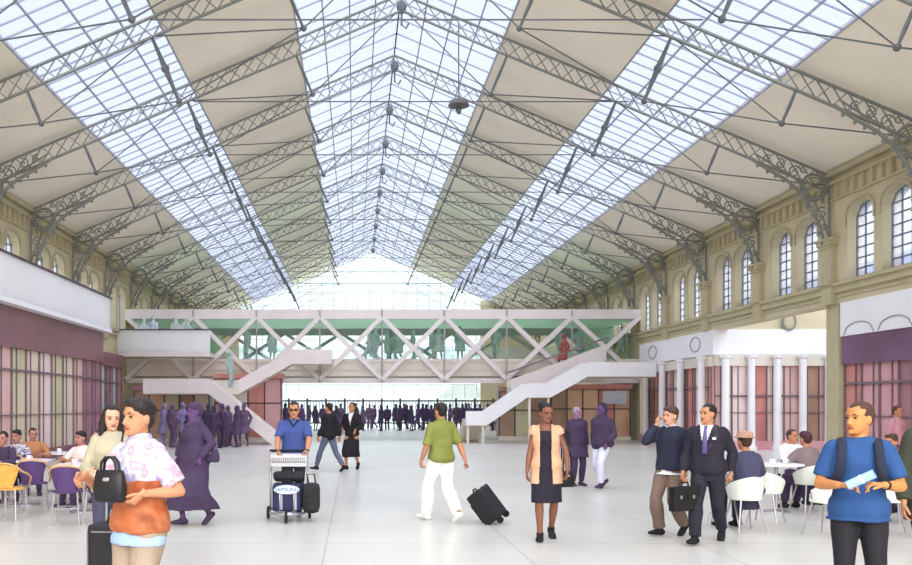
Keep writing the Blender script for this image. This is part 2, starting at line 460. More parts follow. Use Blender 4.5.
# ---------------------------------------------------------------- roof trusses
def lattice(b, p, q, dep, sp, cw=0.045, lw=0.026):
    """lattice girder whose top chord runs from p to q in an XZ plane"""
    p, q = V(p), V(q); L = (q-p).length; n = int(L/sp)
    dn = V((0, 0, -dep))
    b.bar(p, q, 0.08, cw); b.bar(p+dn, q+dn, 0.08, cw)
    for i in range(n):
        a, c = p.lerp(q, i/n), p.lerp(q, (i+1)/n)
        b.bar(a, c+dn, lw, lw); b.bar(a+dn, c, lw, lw)
def spiral(b, c, r, turns, a0, sg, w=0.022):
    pts = []
    for i in range(15):
        u = i/14; a = a0 + sg*turns*2*PI*u; rr = r*(1-0.8*u)
        pts.append((c[0]+rr*math.cos(a), 0, c[1]+rr*math.sin(a)))
    b.tube(pts, w, 5)
def make_truss():
    root = thing('roof_truss', '', 'roof truss', (XC, 0, ZE), 0, 'iron roof trusses of the hall')
    off = V((XC, 0, 0))
    for s in (-1, 1):
        def P(d, dz=0.0, s=s): return V((XC+s*d, 0, ZR-SL*d-0.14+dz))
        b = MB(); lattice(b, P(0), P(11.9), 0.46, 0.40); b.build('rafter', M_iron, root)
        low = [(2.95, 1.2), (5.98, 1.62), (8.85, 0.85)]
        ends = {}
        nrm = V((-s*SL, 0, -1)).normalized()
        for d, L in low:
            a = P(d, -0.44); e = a + nrm*L; ends[d] = e
            b = MB()
            if d == 5.98:
                b.tube([a, a.lerp(e, .3), a.lerp(e, .5), a.lerp(e, .7), e], [.035, .05, .075, .05, .035], 8)
                b.ball(a.lerp(e, .5), .1, 8, 6)
            else:
                b.tube([a, a.lerp(e, .5), e], [.03, .045, .03], 8)
            b.ball(e, .075, 8, 6)
            b.build('strut', M_rod, root)
        m = ends[5.98]
        apex, heel = P(0.05, -0.4), P(11.85, -0.3)
        for a, c in ((apex, ends[2.95]), (ends[2.95], m), (m, ends[8.85]), (ends[8.85], heel), (P(5.98, -.44), ends[2.95]), (P(5.98, -.44), ends[8.85])):
            MB().tube([a, c], 0.017, 6).build('tie_rod', M_rod, root)
        # cast bracket in the corner with the wall
        b = MB()
        cx, cz = 11.50, 7.72
        def Q(d, z, s=s): return V((XC+s*d, 0, z))
        edge = [Q(11.78, 6.2), Q(11.62, 6.75), Q(11.35, 7.25), Q(11.1, 7.6), Q(10.7, 7.95), Q(10.25, 8.2), Q(9.7, 8.55)]
        b.tube(edge, 0.05, 6)
        b.tube([p + V((s*0.13, 0, 0.13)) for p in edge], 0.025, 5)
        for i in range(len(edge)-1):
            for u in (0, .5):
                e = edge[i].lerp(edge[i+1], u); b.tube([e, e+V((s*.13, 0, .13))], .018, 4)
                b.ball(e - V((s*.05, 0, .05)), .05, 6, 4)
        b.tube([Q(11.93, 6.2), Q(11.93, 8.1)], 0.05, 6)
        b.tube([Q(cx+.36*math.cos(a), cz+.36*math.sin(a)) for a in [2*PI*i/20 for i in range(20)]], 0.04, 6, closed=True)
        b.tube([Q(cx+.28*math.cos(a), cz+.28*math.sin(a)) for a in [2*PI*i/20 for i in range(20)]], 0.018, 5, closed=True)
        for (d, z, r, t, a0, sg) in ((10.95, 8.15, .2, 1.4, 0, 1), (10.55, 8.38, .16, 1.3, 2, -1), (11.72, 7.0, .17, 1.3, 1, 1), (11.8, 6.6, .11, 1.2, 3, -1), (10.2, 8.52, .12, 1.2, 1, 1), (11.2, 8.22, .1, 1.2, 0, -1)):
            spiral(b, (XC+s*d, z), r, t, a0, sg)
        b.build('bracket', M_iron, root)
    MB().tube([(XC-5.0, 0, ZR-SL*5.98-0.14-0.44-1.5), (XC+5.0, 0, ZR-SL*5.98-0.14-0.44-1.5)], 0.015, 6).build('horizontal_tie', M_rod, root)
    k = MB(); k.ball((XC, 0, ZR-.5), (.14, .1, .2), 8, 6); k.tube([(XC, 0, ZR-.6), (XC, 0, ZR-1.0), (XC+.12, 0, ZR-1.1), (XC+.2, 0, ZR-.95)], .03, 6)
    k.build('ridge_boss', M_rod, root)
    return root
t0 = make_truss()
for i, y in enumerate(TR):
    o = t0 if i == 0 else copy_tree(t0)
    o.location.y = y
    o['label'] = 'iron lattice roof truss with tie rods, %s of the row counted from the near end' % ORD[i]
# small lantern hung below the ridge
root = thing('hanging_lamp', 'small dark lamp hanging on a long rod under the ridge glazing', 'lamp', (2.95, 25.6, 10.2))
MB().tube([(2.95, 25.6, 10.35), (2.95, 25.6, rz_(2.95))], .018, 6).build('rod', M_rod, root)
k = MB(); k.tube([(2.95, 25.6, 10.35), (2.95, 25.6, 10.3), (2.95, 25.6, 10.18), (2.95, 25.6, 10.15)], [.04, .25, .3, .3], 14); k.build('lamp_shade', M_rod, root)
MB().ball((2.95, 25.6, 10.05), (.08, .08, .14), 10, 8).build('bulb_housing', M_rod, root)

# ---------------------------------------------------------------- left arcade of shops
root = thing('balcony_parapet', 'long white frosted parapet above the maroon shopfronts along the ochre wall', 'parapet', (-9.2, 14, 4.3))
b = MB(); b.box(-9.26, -9.18, 14, 33.8, 4.5, 5.66); b.box(-10.7, -9.26, 33.7, 33.8, 4.5, 5.66); b.build('panel', M_frost, root)
b = MB(); b.box(-9.3, -9.14, 14, 33.84, 5.64, 5.7); b.build('top_rail', M_dark, root)
b = MB(); b.box(-10.69, -9.14, 14, 33.84, 4.36, 4.5); b.build('slab', M_white, root)
def shopfront(name, label, axis, fixed, a0, a1, ztop, zl, cols, fascia_m, w=1.1, inward=1, kerb=M_maroon, col_every=0, bar_z=2.6):
    """wall of coloured panels between dark mullions; axis 'y' runs along Y at x=fixed, axis 'x' along X at y=fixed"""
    def bx(b, u0, u1, d0, d1, z0, z1):
        lo, hi = sorted((fixed+inward*d0, fixed+inward*d1))
        if axis == 'y': b.box(lo, hi, u0, u1, z0, z1)
        else: b.box(u0, u1, lo, hi, z0, z1)
    base = (fixed, a0, 0) if axis == 'y' else (a0, fixed, 0)
    root = thing(name, label, 'shopfront', base)
    b = MB(); bx(b, a0, a1, 0.0, 0.3, zl, ztop); b.build('lintel', fascia_m, root)
    b = MB(); bx(b, a0, a1, -0.06, 0.25, 0.0, 0.32); b.build('plinth', kerb, root)
    n = max(1, round((a1-a0)/w)); w = (a1-a0)/n
    for i in range(n):
        b = MB(); bx(b, a0+i*w, a0+(i+1)*w, 0.12, 0.2, 0.3, zl+0.02); b.build('panel', PANELS[cols[i % len(cols)]], root)
    b = MB()
    for i in range(n+1):
        u = a0+i*w; bx(b, u-0.018, u+0.018, 0.06, 0.14, 0.3, zl)
        if i < n:
            bx(b, u+w*.36-.012, u+w*.36+.012, 0.08, 0.14, 0.3, zl)
    bx(b, a0, a1, 0.05, 0.14, bar_z, bar_z+0.06); bx(b, a0, a1, 0.07, 0.14, 1.35, 1.38)
    b.build('mullions', M_mull, root)
    if col_every:
        k = 0; u = a0+w*0.5
        while u < a1-0.1:
            b = MB(); c = fixed-inward*0.12
            p = (c, u) if axis == 'y' else (u, c)
            b.tube([(p[0], p[1], 0), (p[0], p[1], .12), (p[0], p[1], .14), (p[0], p[1], ztop-.15), (p[0], p[1], ztop-.1), (p[0], p[1], ztop-.01)], [.19, .19, .14, .13, .19, .2], 14)
            b.build('column', M_white, root, smooth=False); u += col_every
    return root
shopfront('shopfront', 'maroon topped shopfront under the long white parapet behind the cafe tables', 'y', -9.45, 14, 33.8, 4.36, 3.25,
          [0, 1, 2, 1, 5, 0, 2, 1, 1, 0, 2, 1, 5, 2, 1, 0, 3, 3], M_maroon, 1.1, -1)
r = shopfront('shopfront', 'pale teal and plum shopfront beyond the end of the long white parapet', 'y', -10.32, 34.0, 40.1, 3.85, 3.3,
          [6, 4, 6, 6, 3], M_maroon, 0.9, -1)
root = thing('balcony', 'small white balcony joining the footbridge to the ochre wall at its shopfront end', 'balcony', (-9, 40.5, 3.8))
MB().box(-10.65, -6.5, 40.3, 40.38, 4.0, 5.02).build('parapet', M_frost, root)
MB().box(-10.65, -6.5, 40.3, 41.7, 3.82, 4.0).build('slab', M_whitep, root)
MB().box(-10.65, -6.5, 40.26, 40.42, 5.0, 5.05).build('top_rail', M_dark, root)

# ---------------------------------------------------------------- right arcade of shops
r = shopfront('shopfront', 'mauve topped shopfront behind the man in the blue T-shirt', 'y', XR, 14, 24.6, 3.52, 2.75, [7, 7, 4, 7, 3], M_mauve, 0.8, 1, bar_z=2.2)
b = MB(); b.box(XR-.04, XR+.3, 14, 24.6, 3.52, 4.44); b.build('fascia', M_white, r)
for c in csR:
    if c < 24.3 and c > 18:
        a = MB(); N = 10
        a.tube([(XR-.05, c+(-1+2*i/N)*.7, 3.55+.3*math.sqrt(max(0, 1-(-1+2*i/N)**2))) for i in range(N+1)], .02, 5); a.build('arch_moulding', M_greyb, r)
r = shopfront('shopfront', 'white columned shopfront facing down the hall, with blush and red panels', 'x', 33.3, 13.34, 18.5, 3.5, 3.1, [0, 5, 4, 5, 0, 8], M_deck, 0.62, 1, kerb=PANELS[7], col_every=0.95, bar_z=1.95)
b = MB(); b.box(XR-.06, 18.5, 33.3, 33.55, 3.52, 4.45); b.build('fascia', M_white, r)
b = MB(); b.box(13.85, 18.6, 33.4, 33.7, 4.46, 5.5); tag(b.build('wall_inner', M_wall), kind='structure')
b = MB(); b.box(18.6, 18.9, 19.5, 33.7, 0, 5.5); tag(b.build('wall_inner_side', M_wall), kind='structure')
tag(MB().box(XR+.5, 18.9, 19.5, 33.7, 5.5, 5.53).build('window_recess', M_skyglass), kind='structure'); tag(MB().box(XR+.5, 18.9, 19.2, 19.5, 0, 5.5).build('wall_recess', M_wall), kind='structure')  # unseen glass roof added over the recess to temper the light inside
root = thing('medallion', 'round stone ring medallion on the ochre wall above the white columned shopfront', 'medallion', (16.0, 33.25, 4.7))
b = MB(); b.tube([(16.05+.24*math.cos(a), 33.26, 4.73+.3*math.sin(a)) for a in [2*PI*i/20 for i in range(20)]], .035, 6, closed=True); b.build('ring', M_iron, root)
MB().ball((16.05, 33.27, 4.73), (.2, .04, .26), 14, 8).build('boss', M_trim, root)
r = shopfront('shopfront', 'far white columned shopfront along the hall beside the footbridge', 'y', XR, 33.85, 41.9, 3.5, 3.1, [0, 5, 4, 8, 1], M_deck, 0.8, 1, kerb=PANELS[7], col_every=2.2, bar_z=2.3)
b = MB(); b.box(XR-.06, XR+.3, 33.56, 41.9, 3.52, 4.44); b.build('fascia', M_white, r)
for y in (35.0, 40.0):
    b = MB(); b.tube([(XR-.08, y+.5*math.cos(a), 4.0+.28*math.sin(a)) for a in [2*PI*i/18 for i in range(18)]], .02, 5, closed=True); b.build('ring_moulding', M_greyb, r)
root = thing('pillar', 'slim dark ochre pillar at the near corner of the white columned shopfront', 'pillar', (XR+.25, 25.1, 0))
b = MB(); b.box(XR, XR+.5, 24.75, 25.4, .3, 4.45); b.build('shaft', M_trim, root); MB().box(XR-.06, XR+.56, 24.7, 25.46, 0, .3).build('base', M_trim, root)

# ---------------------------------------------------------------- the footbridge
BY, BB = 42.0, 47.0
root = thing('footbridge', 'white lattice truss footbridge with green soffit spanning the hall', 'footbridge', (XC, BY, 2.7))
px0 = [131, 194, 257, 320, 382, 444, 506, 571, 635]
bxs = [(p-355)*BY/900 for p in px0]; bxs[0] = XL+.05; bxs[-1] = XR-.05
MB().box(XL+.02, XR-.02, BY-.15, BY+.15, 5.66, 6.1).build('top_chord', M_whitep, root)
MB().box(XL+.02, XR-.02, BY+.02, BY+.2, 2.68, 2.9).build('bottom_chord', M_whitep, root)
b = MB(); b.box(XL+.02, XR-.02, BY+.05, BB, 3.0, 3.76); b.box(XL+.02, XR-.02, BY-.02, BY+.2, 3.66, 3.8); b.box(XL+.02, XR-.02, BY+.0, BY+.2, 3.28, 3.34); b.build('deck', M_deck, root)
for i in range(8):
    a, c = bxs[i], bxs[i+1]
    # X in each bay: top nodes carry both ways
    MB().bar((a, BY-.04, 5.75), (c, BY-.04, 2.84), 0.2, 0.30, up=(0,1,0)).build('diagonal', M_whitep, root)
    MB().bar((a, BY-.10, 2.84), (c, BY-.10, 5.75), 0.2, 0.30, up=(0,1,0)).build('diagonal', M_whitep, root)
for i in range(1, 8):
    MB().tube([(bxs[i], BY-.2, 2.7), (bxs[i], BY-.2, 6.05)], .04, 6).build('hanger_rod', M_greyb, root)
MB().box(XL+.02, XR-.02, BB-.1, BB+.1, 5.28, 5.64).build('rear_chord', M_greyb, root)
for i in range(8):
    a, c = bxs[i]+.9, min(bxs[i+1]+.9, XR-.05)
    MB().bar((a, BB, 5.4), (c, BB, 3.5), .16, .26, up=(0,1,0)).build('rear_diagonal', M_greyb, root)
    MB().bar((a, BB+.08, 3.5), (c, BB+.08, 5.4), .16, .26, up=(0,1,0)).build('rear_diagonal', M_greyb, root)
MB().box(XL+.02, XR-.02, BY+.15, BB, 5.66, 5.74).build('soffit', M_ggreen, root)
b = MB(); b.box(XL+.02, XR-.02, BB-.2, BB-.17, 3.76, 4.7); b.build('balustrade', glass('clear_glass', (244, 250, 252), .85, (244, 250, 252)), root)
b = MB(); b.prism([((148-355)*46.6/900, 5.2), ((224-355)*46.6/900, 5.2), ((224-355)*46.6/900, 4.1)], 'y', 45.9, 45.96)
tag(b.build('glass_screen', M_ggreen), 'triangular green glass screen behind the shopfront end of the footbridge above the small white balcony', 'glass screen')
b = MB(); b.box((578-355)*46.6/900, XR-.02, 46.3, 46.36, 3.8, 5.6)
tag(b.build('glass_screen', M_ggreen), 'rectangular green glass screen on the footbridge above the amber kiosk', 'glass screen')

# ---------------------------------------------------------------- stairs
def flight(b, rails, x0, z0, x1, z1, y0, y1, hp=.34):
    n = max(2, int(abs(z1-z0)/.17)); 
    for i in range(n):
        xa, xb = x0+(x1-x0)*i/n, x0+(x1-x0)*(i+1)/n; z = z0+(z1-z0)*(i + (1 if z1 > z0 else 0))/n
        b.box(min(xa, xb), max(xa, xb), y0, y1, z-.3, z)
    for y in (y0, y1):
        r = MB(); r.prism([(x0, z0-.27), (x1, z1-.27), (x1, z1+hp), (x0, z0+hp)], 'y', y-.05, y+.05); rails.append(r)
def landing(b, rails, x0, x1, z, y0, y1, hp=.34, front=True, back=True):
    b.box(x0, x1, y0, y1, z-.3, z)
    for y, k in ((y0, front), (y1, back)):
        if k:
            r = MB(); r.box(x0, x1, y-.05, y+.05, z-.27, z+hp); rails.append(r)
def finish(root, b, rails, mm):
    b.build('steps', M_deck, root)
    for r in rails: r.build('parapet', mm, root)
root = thing('staircase', 'pale switchback staircase coming down from the footbridge in front of the rose kiosk', 'staircase', (-5, 38.5, 0))
b, rl = MB(), []
landing(b, rl, -2.7, -1.0, 3.7, 38.8, 40.0); b.box(-2.2, -1.0, 40.05, 41.75, 3.5, 3.7)
flight(b, rl, -2.7, 3.7, -5.0, 2.4, 38.8, 40.0)
landing(b, rl, -8.8, -5.0, 2.4, 38.8, 40.0, front=False)
landing(b, rl, -8.8, -6.1, 2.4, 37.4, 38.7, back=False)
flight(b, rl, -6.1, 2.4, -3.3, 0.15, 37.4, 38.7)
finish(root, b, rl, M_whitep)
root = thing('staircase', 'white staircase with a middle landing rising to the footbridge over the amber kiosk', 'staircase', (8, 38.5, 0))
b, rl = MB(), []
landing(b, rl, 10.0, 12.9, 3.15, 38.6, 39.9); flight(b, rl, 8.4, 2.25, 10.0, 3.15, 38.6, 39.9)
landing(b, rl, 7.4, 8.4, 2.25, 38.6, 39.9); flight(b, rl, 5.65, 1.05, 7.4, 2.25, 38.6, 39.9); landing(b, rl, 4.75, 5.65, 1.05, 38.6, 39.9, back=False)
for i in range(6): b.box(4.75, 5.65, 39.9+.28*i, 40.2+.28*i, .6-.17*i, .9-.17*i)
for q in ((4.85, 38.7), (5.5, 38.7), (7.5, 38.7), (8.3, 38.7)): b.box(q[0]-.05, q[0]+.05, q[1]-.05, q[1]+.05, 0, 1.0 if q[0] < 7 else 2.2)
finish(root, b, rl, M_white)
root = thing('escalator', 'pale sloping escalator beside the lattice footbridge above the white staircase', 'escalator', (9, 41, 2.2))
b, rl = MB(), []
flight(b, rl, 7.0, 2.3, 11.3, 3.9, 40.5, 41.5, hp=.45)
finish(root, b, rl, M_whitep)
for y in (40.5, 41.5): MB().tube([(6.9, y, 3.1), (11.4, y, 4.7)], .03, 6).build('handrail', M_mull, root)

# kiosks under the bridge ends
def kiosk(label, x0, x1, y0, y1, h, cols, roofm, w=.7):
    root = thing('kiosk', label, 'kiosk', ((x0+x1)/2, y0, 0))
    b = MB(); b.box(x0, x1, y0+.1, y1, 0.05, h); b.build('body', PANELS[8], root)
    b = MB(); b.box(x0-.08, x1+.08, y0-.08, y1, h, h+.22); b.build('roof', roofm, root)
    b = MB(); b.box(x0-.03, x1+.03, y0-.02, y1, 0, .18); b.build('plinth', M_deck, root)
    n = max(2, round((x1-x0)/w)); w = (x1-x0)/n
    for i in range(n):
        b = MB(); b.box(x0+i*w+.02, x0+(i+1)*w-.02, y0+.02, y0+.12, .2, h-.04); b.build('panel', PANELS[cols[i % len(cols)]], root)
    b = MB()
    for i in range(n+1): b.box(x0+i*w-.025, x0+i*w+.025, y0-.02, y0+.1, .18, h)
    b.box(x0, x1, y0-.02, y0+.1, h*.6, h*.6+.05); b.build('mullions', M_dark, root)
    return root
kiosk('rose red glazed kiosk under the footbridge beside the switchback staircase', -6.35, -3.35, 40.8, 41.7, 2.85, [0, 5, 4, 7], PANELS[4])
kiosk('tan brown kiosk behind the switchback staircase beside the pale teal shopfront', -9.9, -6.55, 40.4, 41.7, 2.3, [8, 9, 2, 8, 1], PANELS[3])
kq = kiosk('amber glazed kiosk beneath the landing of the white staircase', 9.2, 12.9, 42.2, 43.4, 2.4, [8, 9, 9, 4, 9], PANELS[4])
b = MB(); b.box(11.6, 12.7, 42.1, 42.2, 1.7, 2.3); b.build('poster', wash('sky_poster', [(150, 176, 214), (196, 206, 222), (220, 214, 208)], 1.2), kq)
kiosk('olive brown kiosk tucked behind the lower flight of the white staircase', 6.8, 9.0, 42.4, 43.4, 2.3, [8, 2, 8], PANELS[8])

# barrier at the far end
root = thing('barrier', 'dark railing barrier across the far end of the hall in front of the bright glass', 'barrier', (3, 61, 0))
b = MB(); b.box(-5.8, 11.9, 60.97, 61.03, 1.88, 1.98); b.build('top_rail', M_dark, root)
b = MB(); b.box(-5.8, 11.9, 60.97, 61.03, .38, .48); b.build('bottom_rail', M_dark, root)
x = -5.75
while x < 11.9:
    MB().box(x-.07, x+.07, 60.95, 61.05, 0, 2.1).build('post', M_dark, root); x += 1.26
b = MB(); x = -5.75
while x < 11.9:
    b.box(x-.02, x+.02, 60.98, 61.02, .45, 1.9); x += .21
b.build('bars', M_dark, root)
# house outside
root = thing('house', 'small grey house with a pitched roof seen through the far glass', 'house', (9.7, 80, 0))
MB().box(7.9, 11.5, 80, 83, 0, 2.6).build('walls', M_greyb, root)
MB().prism([(7.6, 2.5), (11.8, 2.5), (10.6, 3.5), (8.8, 3.5)], 'y', 79.7, 83.3).build('roof', mat('slate_roof', (120, 116, 112), .8), root)
MB().box(10.3, 10.7, 81, 81.4, 3.3, 4.0).build('chimney', M_greyb, root)
# ---------------------------------------------------------------- figures
def remesh(mb, vox, it=4, wr=0.0, wf=9.0, seed=0.0, wz=1.0, cut=None):
    """union of the overlapping closed shapes as one smooth surface; returns (verts, faces)"""
    me = mb.mesh('tmp'); o = bpy.data.objects.new('tmp', me); COL.objects.link(o)
    m = o.modifiers.new('r', 'REMESH'); m.mode = 'VOXEL'; m.voxel_size = vox; m.adaptivity = 0
    if it:
        sm = o.modifiers.new('s', 'SMOOTH'); sm.factor = 0.5; sm.iterations = it
    dg = bpy.context.evaluated_depsgraph_get(); ev = o.evaluated_get(dg)
    m2 = bpy.data.meshes.new_from_object(ev)
    if wr:
        ns = [v.normal.copy() for v in m2.vertices]
        vs = [v.co + n*wr*noise.noise(V((v.co.x*wf+seed, v.co.y*wf, v.co.z*wf*wz+seed*.7))) for v, n in zip(m2.vertices, ns)]
    else:
        vs = [v.co.copy() for v in m2.vertices]
    fs = [tuple(p.vertices) for p in m2.polygons]
    if cut is not None:
        keep = []
        for f in fs:
            c = V((0,0,0))
            for i in f: c += vs[i]
            if not cut(c/len(f)): keep.append(f)
        used = sorted({i for f in keep for i in f}); mp = {i: k for k, i in enumerate(used)}
        vs = [vs[i] for i in used]; fs = [tuple(mp[i] for i in f) for f in keep]
    bpy.data.objects.remove(o); bpy.data.meshes.remove(me); bpy.data.meshes.remove(m2)
    return vs, fs
def ik(a, t, l1, l2, pole):
    a, t = V(a), V(t); d = t-a; L = d.length
    if L > (l1+l2)*.998: L = (l1+l2)*.998
    dn = d.normalized(); t = a + dn*L
    x = (l1*l1-l2*l2+L*L)/(2*L); h = math.sqrt(max(0, l1*l1-x*x))
    p = V(pole); p = p - dn*p.dot(dn); p.normalize()
    return a+dn*x+p*h, t
HEAD = [(-.119,-.062,-.030,.020),(-.110,-.084,.000,.038),(-.088,-.090,.034,.053),(-.060,-.089,.060,.063),(-.030,-.089,.080,.070),(0,-.084,.091,.074),
        (.028,-.091,.097,.076),(.060,-.085,.096,.074),(.085,-.067,.084,.064),(.102,-.041,.060,.046),(.112,-.008,.030,.020)]
T_M = [(.835,.10,.075,0),(.87,.155,.105,0),(.92,.168,.118,.006),(.99,.158,.110,.004),(1.07,.146,.100,0),(1.17,.150,.106,-.002),(1.27,.162,.116,-.004),(1.34,.162,.106,.004),(1.40,.120,.082,.010),(1.455,.072,.064,.012)]
T_F = [(.835,.10,.075,0),(.87,.158,.108,0),(.92,.174,.120,.008),(.99,.156,.108,.004),(1.07,.126,.092,0),(1.17,.138,.102,-.006),(1.25,.142,.120,-.016),(1.33,.140,.100,-.002),(1.39,.105,.076,.008),(1.45,.060,.056,.012)]
class Fig:
    """a posed skeleton and the solids that grow on it (local: facing -Y, Z up, +X the figure's left, 1.70 m tall)"""
    def __init__(s, fem=False, pel=(0,0,.93), neck=None, la=(.10,0,.085), ra=(-.10,0,.085), lt=(.18,-1,0), rt=(-.18,-1,0),
                 lh=None, rh=None, le=(.35,.6,-.2), re=(-.35,.6,-.2), head=(0,0,0), hy=0, sy=0, kl=(.1,-1,0), kr=(-.1,-1,0), fat=1.0, hl=(0,0,-1), hr=(0,0,-1), curl=.5):
        s.fem, s.fat = fem, fat
        P = V(pel); N = P + V((0,0,.51)) if neck is None else P + V(neck)
        s.P, s.N = P, N; s.up = (N-P).normalized()
        s.hy, s.sy = hy, sy
        sw = (.138 if fem else .163)*(.5+.5*fat); s.k = .88 if fem else 1.0
        def ax(a):
            x = V((math.cos(a), math.sin(a), 0)); x = x - s.up*x.dot(s.up); return x.normalized()
        s.ax = ax
        sh = P + s.up*((1.368-.93)/.51*(N-P).length)
        s.S = {1: sh+ax(sy)*sw, -1: sh-ax(sy)*sw}
        s.Hp = {1: P+ax(hy)*.088-V((0,0,.03)), -1: P-ax(hy)*.088-V((0,0,.03))}
        s.K, s.A, s.T = {}, {}, {}
        for k, a, t, kp in ((1, la, lt, kl), (-1, ra, rt, kr)):
            s.K[k], s.A[k] = ik(s.Hp[k], a, .425, .405, kp); s.T[k] = V(t).normalized()
        s.E, s.W, s.HD = {}, {}, {}
        if lh is None: lh = s.S[1]+V((.07,-.03,-.525))
        if rh is None: rh = s.S[-1]+V((-.07,-.03,-.525))
        for k, h, e, hd in ((1, lh, le, hl), (-1, rh, re, hr)):
            s.E[k], s.W[k] = ik(s.S[k], h, .285, .255, e); s.HD[k] = V(hd).normalized()
        s.curl = curl
        s.HR = Euler((head[1], head[2], head[0]), 'XYZ').to_matrix()
        s.HC = N + s.up*.10 + V((0,-.012,.048))
    def hp(s, p): return s.HC + s.HR @ V(p)
    def torso(s, b, z0, z1, inf=0.0, n=24, hem=0.0):
        T = T_F if s.fem else T_M
        L = (s.N-s.P).length
        def val(z):
            for i in range(len(T)-1):
                if T[i][0] <= z <= T[i+1][0]:
                    u = (z-T[i][0])/(T[i+1][0]-T[i][0]); return [T[i][j]*(1-u)+T[i+1][j]*u for j in range(4)]
            return T[0] if z < T[0][0] else T[-1]
        zs = [z0] + [t[0] for t in T if z0+.01 < t[0] < z1-.01] + [z1]
        rg = []
        for z in zs:
            _, rx, ry, oy = val(z); t = (z-.93)/.51
            rx = rx*s.fat+inf; ry = ry*s.fat+inf
            if hem and z < 1.1: rx += hem*(1.1-z); ry += hem*(1.1-z)
            c = s.P + s.up*(t*L); a = s.hy+(s.sy-s.hy)*min(1, max(0, t)); X = s.ax(a); Y = s.up.cross(X)
            rg.append([c + X*(rx*math.copysign(abs(math.cos(q))**.85, math.cos(q))) + Y*(oy + ry*math.copysign(abs(math.sin(q))**.9, math.sin(q))) for q in [2*PI*j/n for j in range(n)]])
        b.rings(rg)
    def arm(s, b, k, u0=0, u1=2.0, inf=0.0, flare=0.0):
        """u 0..1 upper arm, 1..2 forearm"""
        q = s.k; R = [(0,.056),(.25,.054),(.6,.047),(.9,.041),(1,.041),(1.15,.044),(1.4,.042),(1.75,.032),(2,.027)]
        def pos(u): return s.S[k].lerp(s.E[k], u) if u <= 1 else s.E[k].lerp(s.W[k], u-1)
        def rad(u):
            for i in range(len(R)-1):
                if R[i][0] <= u <= R[i+1][0]:
                    w = (u-R[i][0])/(R[i+1][0]-R[i][0]); return R[i][1]*(1-w)+R[i+1][1]*w
            return R[-1][1]
        us = [u0]+[r[0] for r in R if u0+.02 < r[0] < u1-.02]+[u1]
        b.tube([pos(u) for u in us], [rad(u)*q*(.6+.4*s.fat)+inf+flare*max(0, u-.3)*.5 for u in us], 14)
        if u0 < .05: b.ball(s.S[k], .053*q+inf*.9, 12, 8)
        if u0 < 1 < u1: b.ball(s.E[k], .041*q+inf, 10, 8)
    def leg(s, b, k, u0=0, u1=2.0, inf=0.0, flare=0.0):
        R = [(0,.088),(.3,.083),(.7,.064),(.95,.054),(1,.053),(1.1,.053),(1.3,.056),(1.6,.045),(1.9,.036),(2,.036)]
        def pos(u): return s.Hp[k].lerp(s.K[k], u) if u <= 1 else s.K[k].lerp(s.A[k], u-1)
        def rad(u):
            for i in range(len(R)-1):
                if R[i][0] <= u <= R[i+1][0]:
                    w = (u-R[i][0])/(R[i+1][0]-R[i][0]); return R[i][1]*(1-w)+R[i+1][1]*w
            return R[-1][1]
        us = [u0]+[r[0] for r in R if u0+.02 < r[0] < u1-.02]+[u1]
        b.tube([pos(u) for u in us], [rad(u)*(.7+.3*s.fat)+inf+flare*max(0, u-.6) for u in us], 14)
        if u0 < .05: b.ball(s.Hp[k], .09+inf, 12, 8)
        if u0 < 1 < u1: b.ball(s.K[k], .054+inf, 10, 8)
    def foot(s, b, k, inf=0.0, sole=False):
        A, f = s.A[k], s.T[k]
        side = V((f.y, -f.x, 0)).normalized() if abs(f.z) < .95 else V((1,0,0)); u = side.cross(f)
        if u.z < 0: u = -u
        def c(a, z): return A + f*a - u*z
        st = [(-.075,.055,.022,.022),(-.06,.048,.034,.034),(-.02,.040,.036,.044),(.04,.046,.038,.036),(.10,.056,.044,.028),(.155,.062,.038,.021),(.185,.066,.022,.014)]
        b.tube([c(a, z) for a, z, rx, rz in st], [(rx+inf, rz+inf*.7) for a, z, rx, rz in st], 14, ref=side)
        b.tube([A+u*.05, A, A-u*.03], [.036+inf, .038+inf, .036+inf], 12)
    def hand(s, b, k, sc=1.0):
        W = s.W[k]; d = s.HD[k]; lat = V((0,-1,0)) if abs(d.y) < .8 else V((0,0,1))   # thumb side points forward
        lat = (lat - d*lat.dot(d)).normalized(); nrm = d.cross(lat).normalized()
        inward = V((-k,0,0)); 
        if nrm.dot(inward) < 0: nrm = -nrm                                            # palm faces the body
        q = s.k*sc
        b.tube([W-d*.03, W, W+d*.035*q, W+d*.07*q, W+d*.092*q], [(.024*q,.022*q),(.026*q,.020*q),(.037*q,.017*q),(.040*q,.015*q),(.036*q,.012*q)], 12, ref=lat)
        for i, (o, L) in enumerate(((.030,.070),(.010,.080),(-.010,.074),(-.029,.058))):
            p = W+d*.082*q+lat*o*q; ang = s.curl*(.7+.12*i); dd = d.copy(); pts = [p-d*.02*q, p]
            for seg in (.45,.32,.23):
                a = ang if seg == .45 else ang*1.1; dd = (Matrix.Rotation(0, 3, 'X') @ dd)
                dd = (dd*math.cos(a)+nrm*math.sin(a)) if seg == .45 else (dd*math.cos(a)+ (nrm - dd*nrm.dot(dd)).normalized()*math.sin(a))
                p = p+dd.normalized()*L*seg*q; pts.append(p)
            b.tube(pts, [.010*q,.0098*q,.0088*q,.008*q,.0066*q], 8)
        p = W+d*.022*q+lat*.026*q; t1 = (d*.62+lat*.72+nrm*.25).normalized(); t2 = (d*.88+lat*.2+nrm*.42).normalized()
        b.tube([p-t1*.01, p+t1*.034*q, p+t1*.034*q+t2*.028*q, p+t1*.034*q+t2*.052*q], [.013*q,.0125*q,.0105*q,.008*q], 8)
